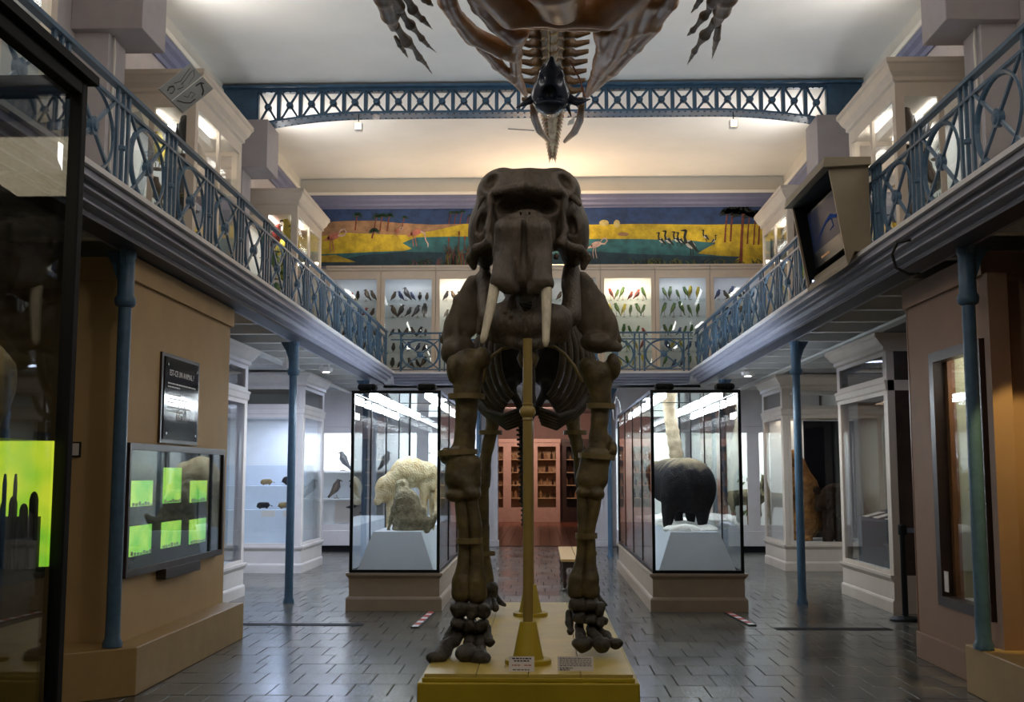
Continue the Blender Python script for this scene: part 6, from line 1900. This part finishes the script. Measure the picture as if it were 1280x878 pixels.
# ================================================================== FURNITURE ON THE FLOOR
bn = thing('wooden_bench', 'long wooden bench with turned dark legs behind the elephant skeleton', 'bench', (.46, 16.4, 0))
mat('bench_top', (.42, .26, .09), .35, var=.15, stretch=(6, .8, 6))
for i in range(2):
    MB().box(.255 + i * .212, .46 + i * .212, 15.1, 17.75, .39, .425).build('seat_board', 'bench_top', bn, bevel=.004)
MB().box(.28, .65, 15.13, 15.16, .31, .39).build('end_rail', 'dark_wood', bn)
MB().box(.28, .65, 17.69, 17.72, .31, .39).build('end_rail', 'dark_wood', bn)
for x in (.29, .62):
    MB().box(x, x + .025, 15.16, 17.69, .31, .39).build('side_rail', 'dark_wood', bn)
    for y in (15.2, 16.0, 16.85, 17.63):
        smooth_by_angle(MB().lathe([(.03, 0), (.034, .02), (.02, .04), (.034, .09), (.022, .14), (.036, .2), (.02, .26), (.032, .29), (.032, .39)], (x + .012, y, 0), 12).build('leg', 'dark_wood', bn))
bp = thing('barrier_post', 'black belt barrier post with round foot beside the rust wall', 'barrier', (3.88, 12.3, 0))
MB().lathe([(.17, 0), (.17, .015), (.14, .03), (.03, .045)], (3.88, 12.3, 0), 28).build('post_foot', 'black', bp)
MB().lathe([(.032, .04), (.032, .9)], (3.88, 12.3, 0), 16).build('post_tube', 'black', bp)
MB().lathe([(.04, .9), (.045, .91), (.045, 1.0), (.038, 1.01)], (3.88, 12.3, 0), 16).build('post_head', 'black_rough', bp)
mat('belt', (.10, .11, .15), .6)
MB().obox((3.92, 12.28, .95), (4.7, 11.6, .95), .05, .004, side=(0, 0, 1)).build('belt', 'belt', bp)
def tape(a, b, lab):
    A, B = Vector((*a, .0)), Vector((*b, .0))
    t = thing('floor_marker', lab, 'floor marker', tuple((A + B) / 2))
    MB().obox(A + Vector((0, 0, .006)), B + Vector((0, 0, .006)), .085, .012, side=(1, 0, 0)).build('marker_base', 'rubber', t)
    n = 8
    for i in range(n):
        p, q = A.lerp(B, (i + .12) / n), A.lerp(B, (i + .88) / n)
        MB().obox(p + Vector((0, 0, .0135)), q + Vector((0, 0, .0135)), .06, .003, side=(1, 0, 0)).build('stripe', 'red_mark' if i % 2 else 'white_mark', t)
tape((-1.29, 11.55), (-1.24, 12.8), 'red and white striped floor strip before the cream animal case')
tape((2.16, 11.8), (2.08, 12.85), 'red and white striped floor strip before the dark hoofed animal case')
def grate(x0, x1, y0, lab):
    t = thing('floor_grate', lab, 'grate', ((x0 + x1) / 2, y0, 0))
    MB().box(x0, x1, y0, y0 + .16, .0005, .002).build('grate_pan', 'black_rough', t)
    for i in range(4):
        MB().box(x0, x1, y0 + .01 + i * .042, y0 + .026 + i * .042, .002, .006).build('grate_bar', 'rubber', t)
grate(-3.3, -1.85, 11.7, 'narrow dark floor grate on the side of the cream animal case')
grate(2.35, 3.5, 11.5, 'narrow dark floor grate on the side of the barrier post')
# under-gallery ceiling lamps
for x, y, lab in ((-3.35, 17.3, 'small flat round ceiling lamp under the gallery near the mammal showcase'), (3.35, 18.2, 'small flat round ceiling lamp under the gallery near the bear showcase')):
    t = thing('ceiling_lamp', lab, 'lamp', (x, y, 3.2))
    MB().lathe([(.06, 3.13), (.10, 3.14), (.11, 3.2), (.05, 3.21), (.05, 3.355)], (x, y, 0), 16).build('lamp_body', 'case_white', t)
    MB().lathe([(.05, 3.125), (.055, 3.13)], (x, y, 0), 14).build('lamp_glass', 'tube_warm', t)
cm = thing('security_camera', 'small white camera hung under the gallery above the slim column', 'camera', (-3.5, 15.2, 3.2))
MB().lathe([(.02, 3.08), (.02, 3.355)], (-3.5, 15.2, 0), 8).build('camera_arm', 'case_white', cm)
MB().lathe([(.0, 2.99), (.045, 3.0), (.055, 3.05), (.03, 3.09)], (-3.5, 15.2, 0), 12).build('camera_dome', 'case_white', cm)

# ================================================================== CABINETS OF THE BACK ROOM
mat('pink_wood', (.52, .35, .29), .45, var=.06)
mat('room_shelf', (.55, .36, .20), .5)
mat('jar', (.05, .02, .012), .3, var=.4)
mat('jar_pale', (.35, .2, .10), .3, var=.3)
YK = 36.9
def room_cabinet(a, b, n, lab, m, back, where):
    xa, xb = at(a, 600, YK).x, at(b, 600, YK).x
    t = thing('room_cabinet', lab, 'cabinet', ((xa + xb) / 2, YK + .3, 0))
    zt = at(a, 549, YK).z
    MB().box(xa, xb, YK, YK + .55, 0, .34).build('cabinet_base', m, t)
    MB().box(xa - .02, xb + .02, YK - .03, YK + .55, zt - .12, zt).build('cabinet_cornice', m, t)
    MB().box(xa, xb, YK + .5, YK + .55, .34, zt - .12).build('back_panel', back, t)
    pane_panel(t, 'f', xa, xb, YK, YK + .5, .34, zt - .12, n, m, 'glass', .13)
    zs = [.36 + (zt - .6) * i / 5 for i in range(1, 5)]
    for i, z in enumerate(zs):
        MB().box(xa + .03, xb - .03, YK + .06, YK + .48, z - .03, z).build('shelf', 'room_shelf', t)
        for q in range(int((xb - xa) / .17)):
            x = xa + .12 + q * .17 + random.uniform(-.03, .03)
            if x > xb - .1: continue
            h = random.uniform(.13, .3)
            r = random.uniform(.035, .06)
            o = MB().lathe([(r * .8, 0), (r, .02), (r, h * .6), (r * .4, h * .75), (r * .45, h)], n=7).build('specimen_jar', random.choice(('jar', 'jar', 'jar_pale')))
            o.location = (x, YK + .25, z)
            tag(o, 'small dark specimen jar on the %s shelf of the %s' % (('lowest', 'third', 'second', 'top')[i], where), 'jar', 'specimen jars on the %s shelf of the %s' % (('lowest', 'third', 'second', 'top')[i], where))
room_cabinet(601, 700, 3, 'pink glazed cabinet of specimens in the room beyond the passage', 'pink_wood', 'room_shelf', 'pink cabinet beyond the passage')
room_cabinet(703, 770, 2, 'dark glazed cabinet beside the pink one beyond the passage', 'dark_wood', 'dark_wood', 'dark cabinet beyond the passage')

# ---- conduits on the piers, wire loop by the case
for sx, lab in ((-1, 'thin pale conduit running up the pier above the black vitrine'), (1, 'thin pale conduit running up the pier above the tall glazed opening')):
    c = MB().tube([(sx * (HW - .40), 11.42, 3.42), (sx * (HW - .40), 11.42, 5.6), (sx * (HW - .42), 11.40, 6.0), (sx * (HW - .40), 11.42, 6.2)], .014, 7)
    tag(c.build('wall_conduit', 'wall_plaster', smooth=True), lab, 'conduit')
wp = [T(770, 497, 18.6) , T(766, 512, 18.6), T(767, 524, 18.6), T(772, 527, 18.6), T(776, 515, 18.6), T(774, 502, 18.6)]
p_ = wp[0]
mbw = MB().tube(wp, .008, 6, closed=True)
mbw.tube([p_, (p_[0], p_[1], 2.52)], .006, 5) if p_[2] < 2.5 else None
tag(mbw.build('wire_loop', 'white_mark', CR, smooth=True), 'white wire loop')
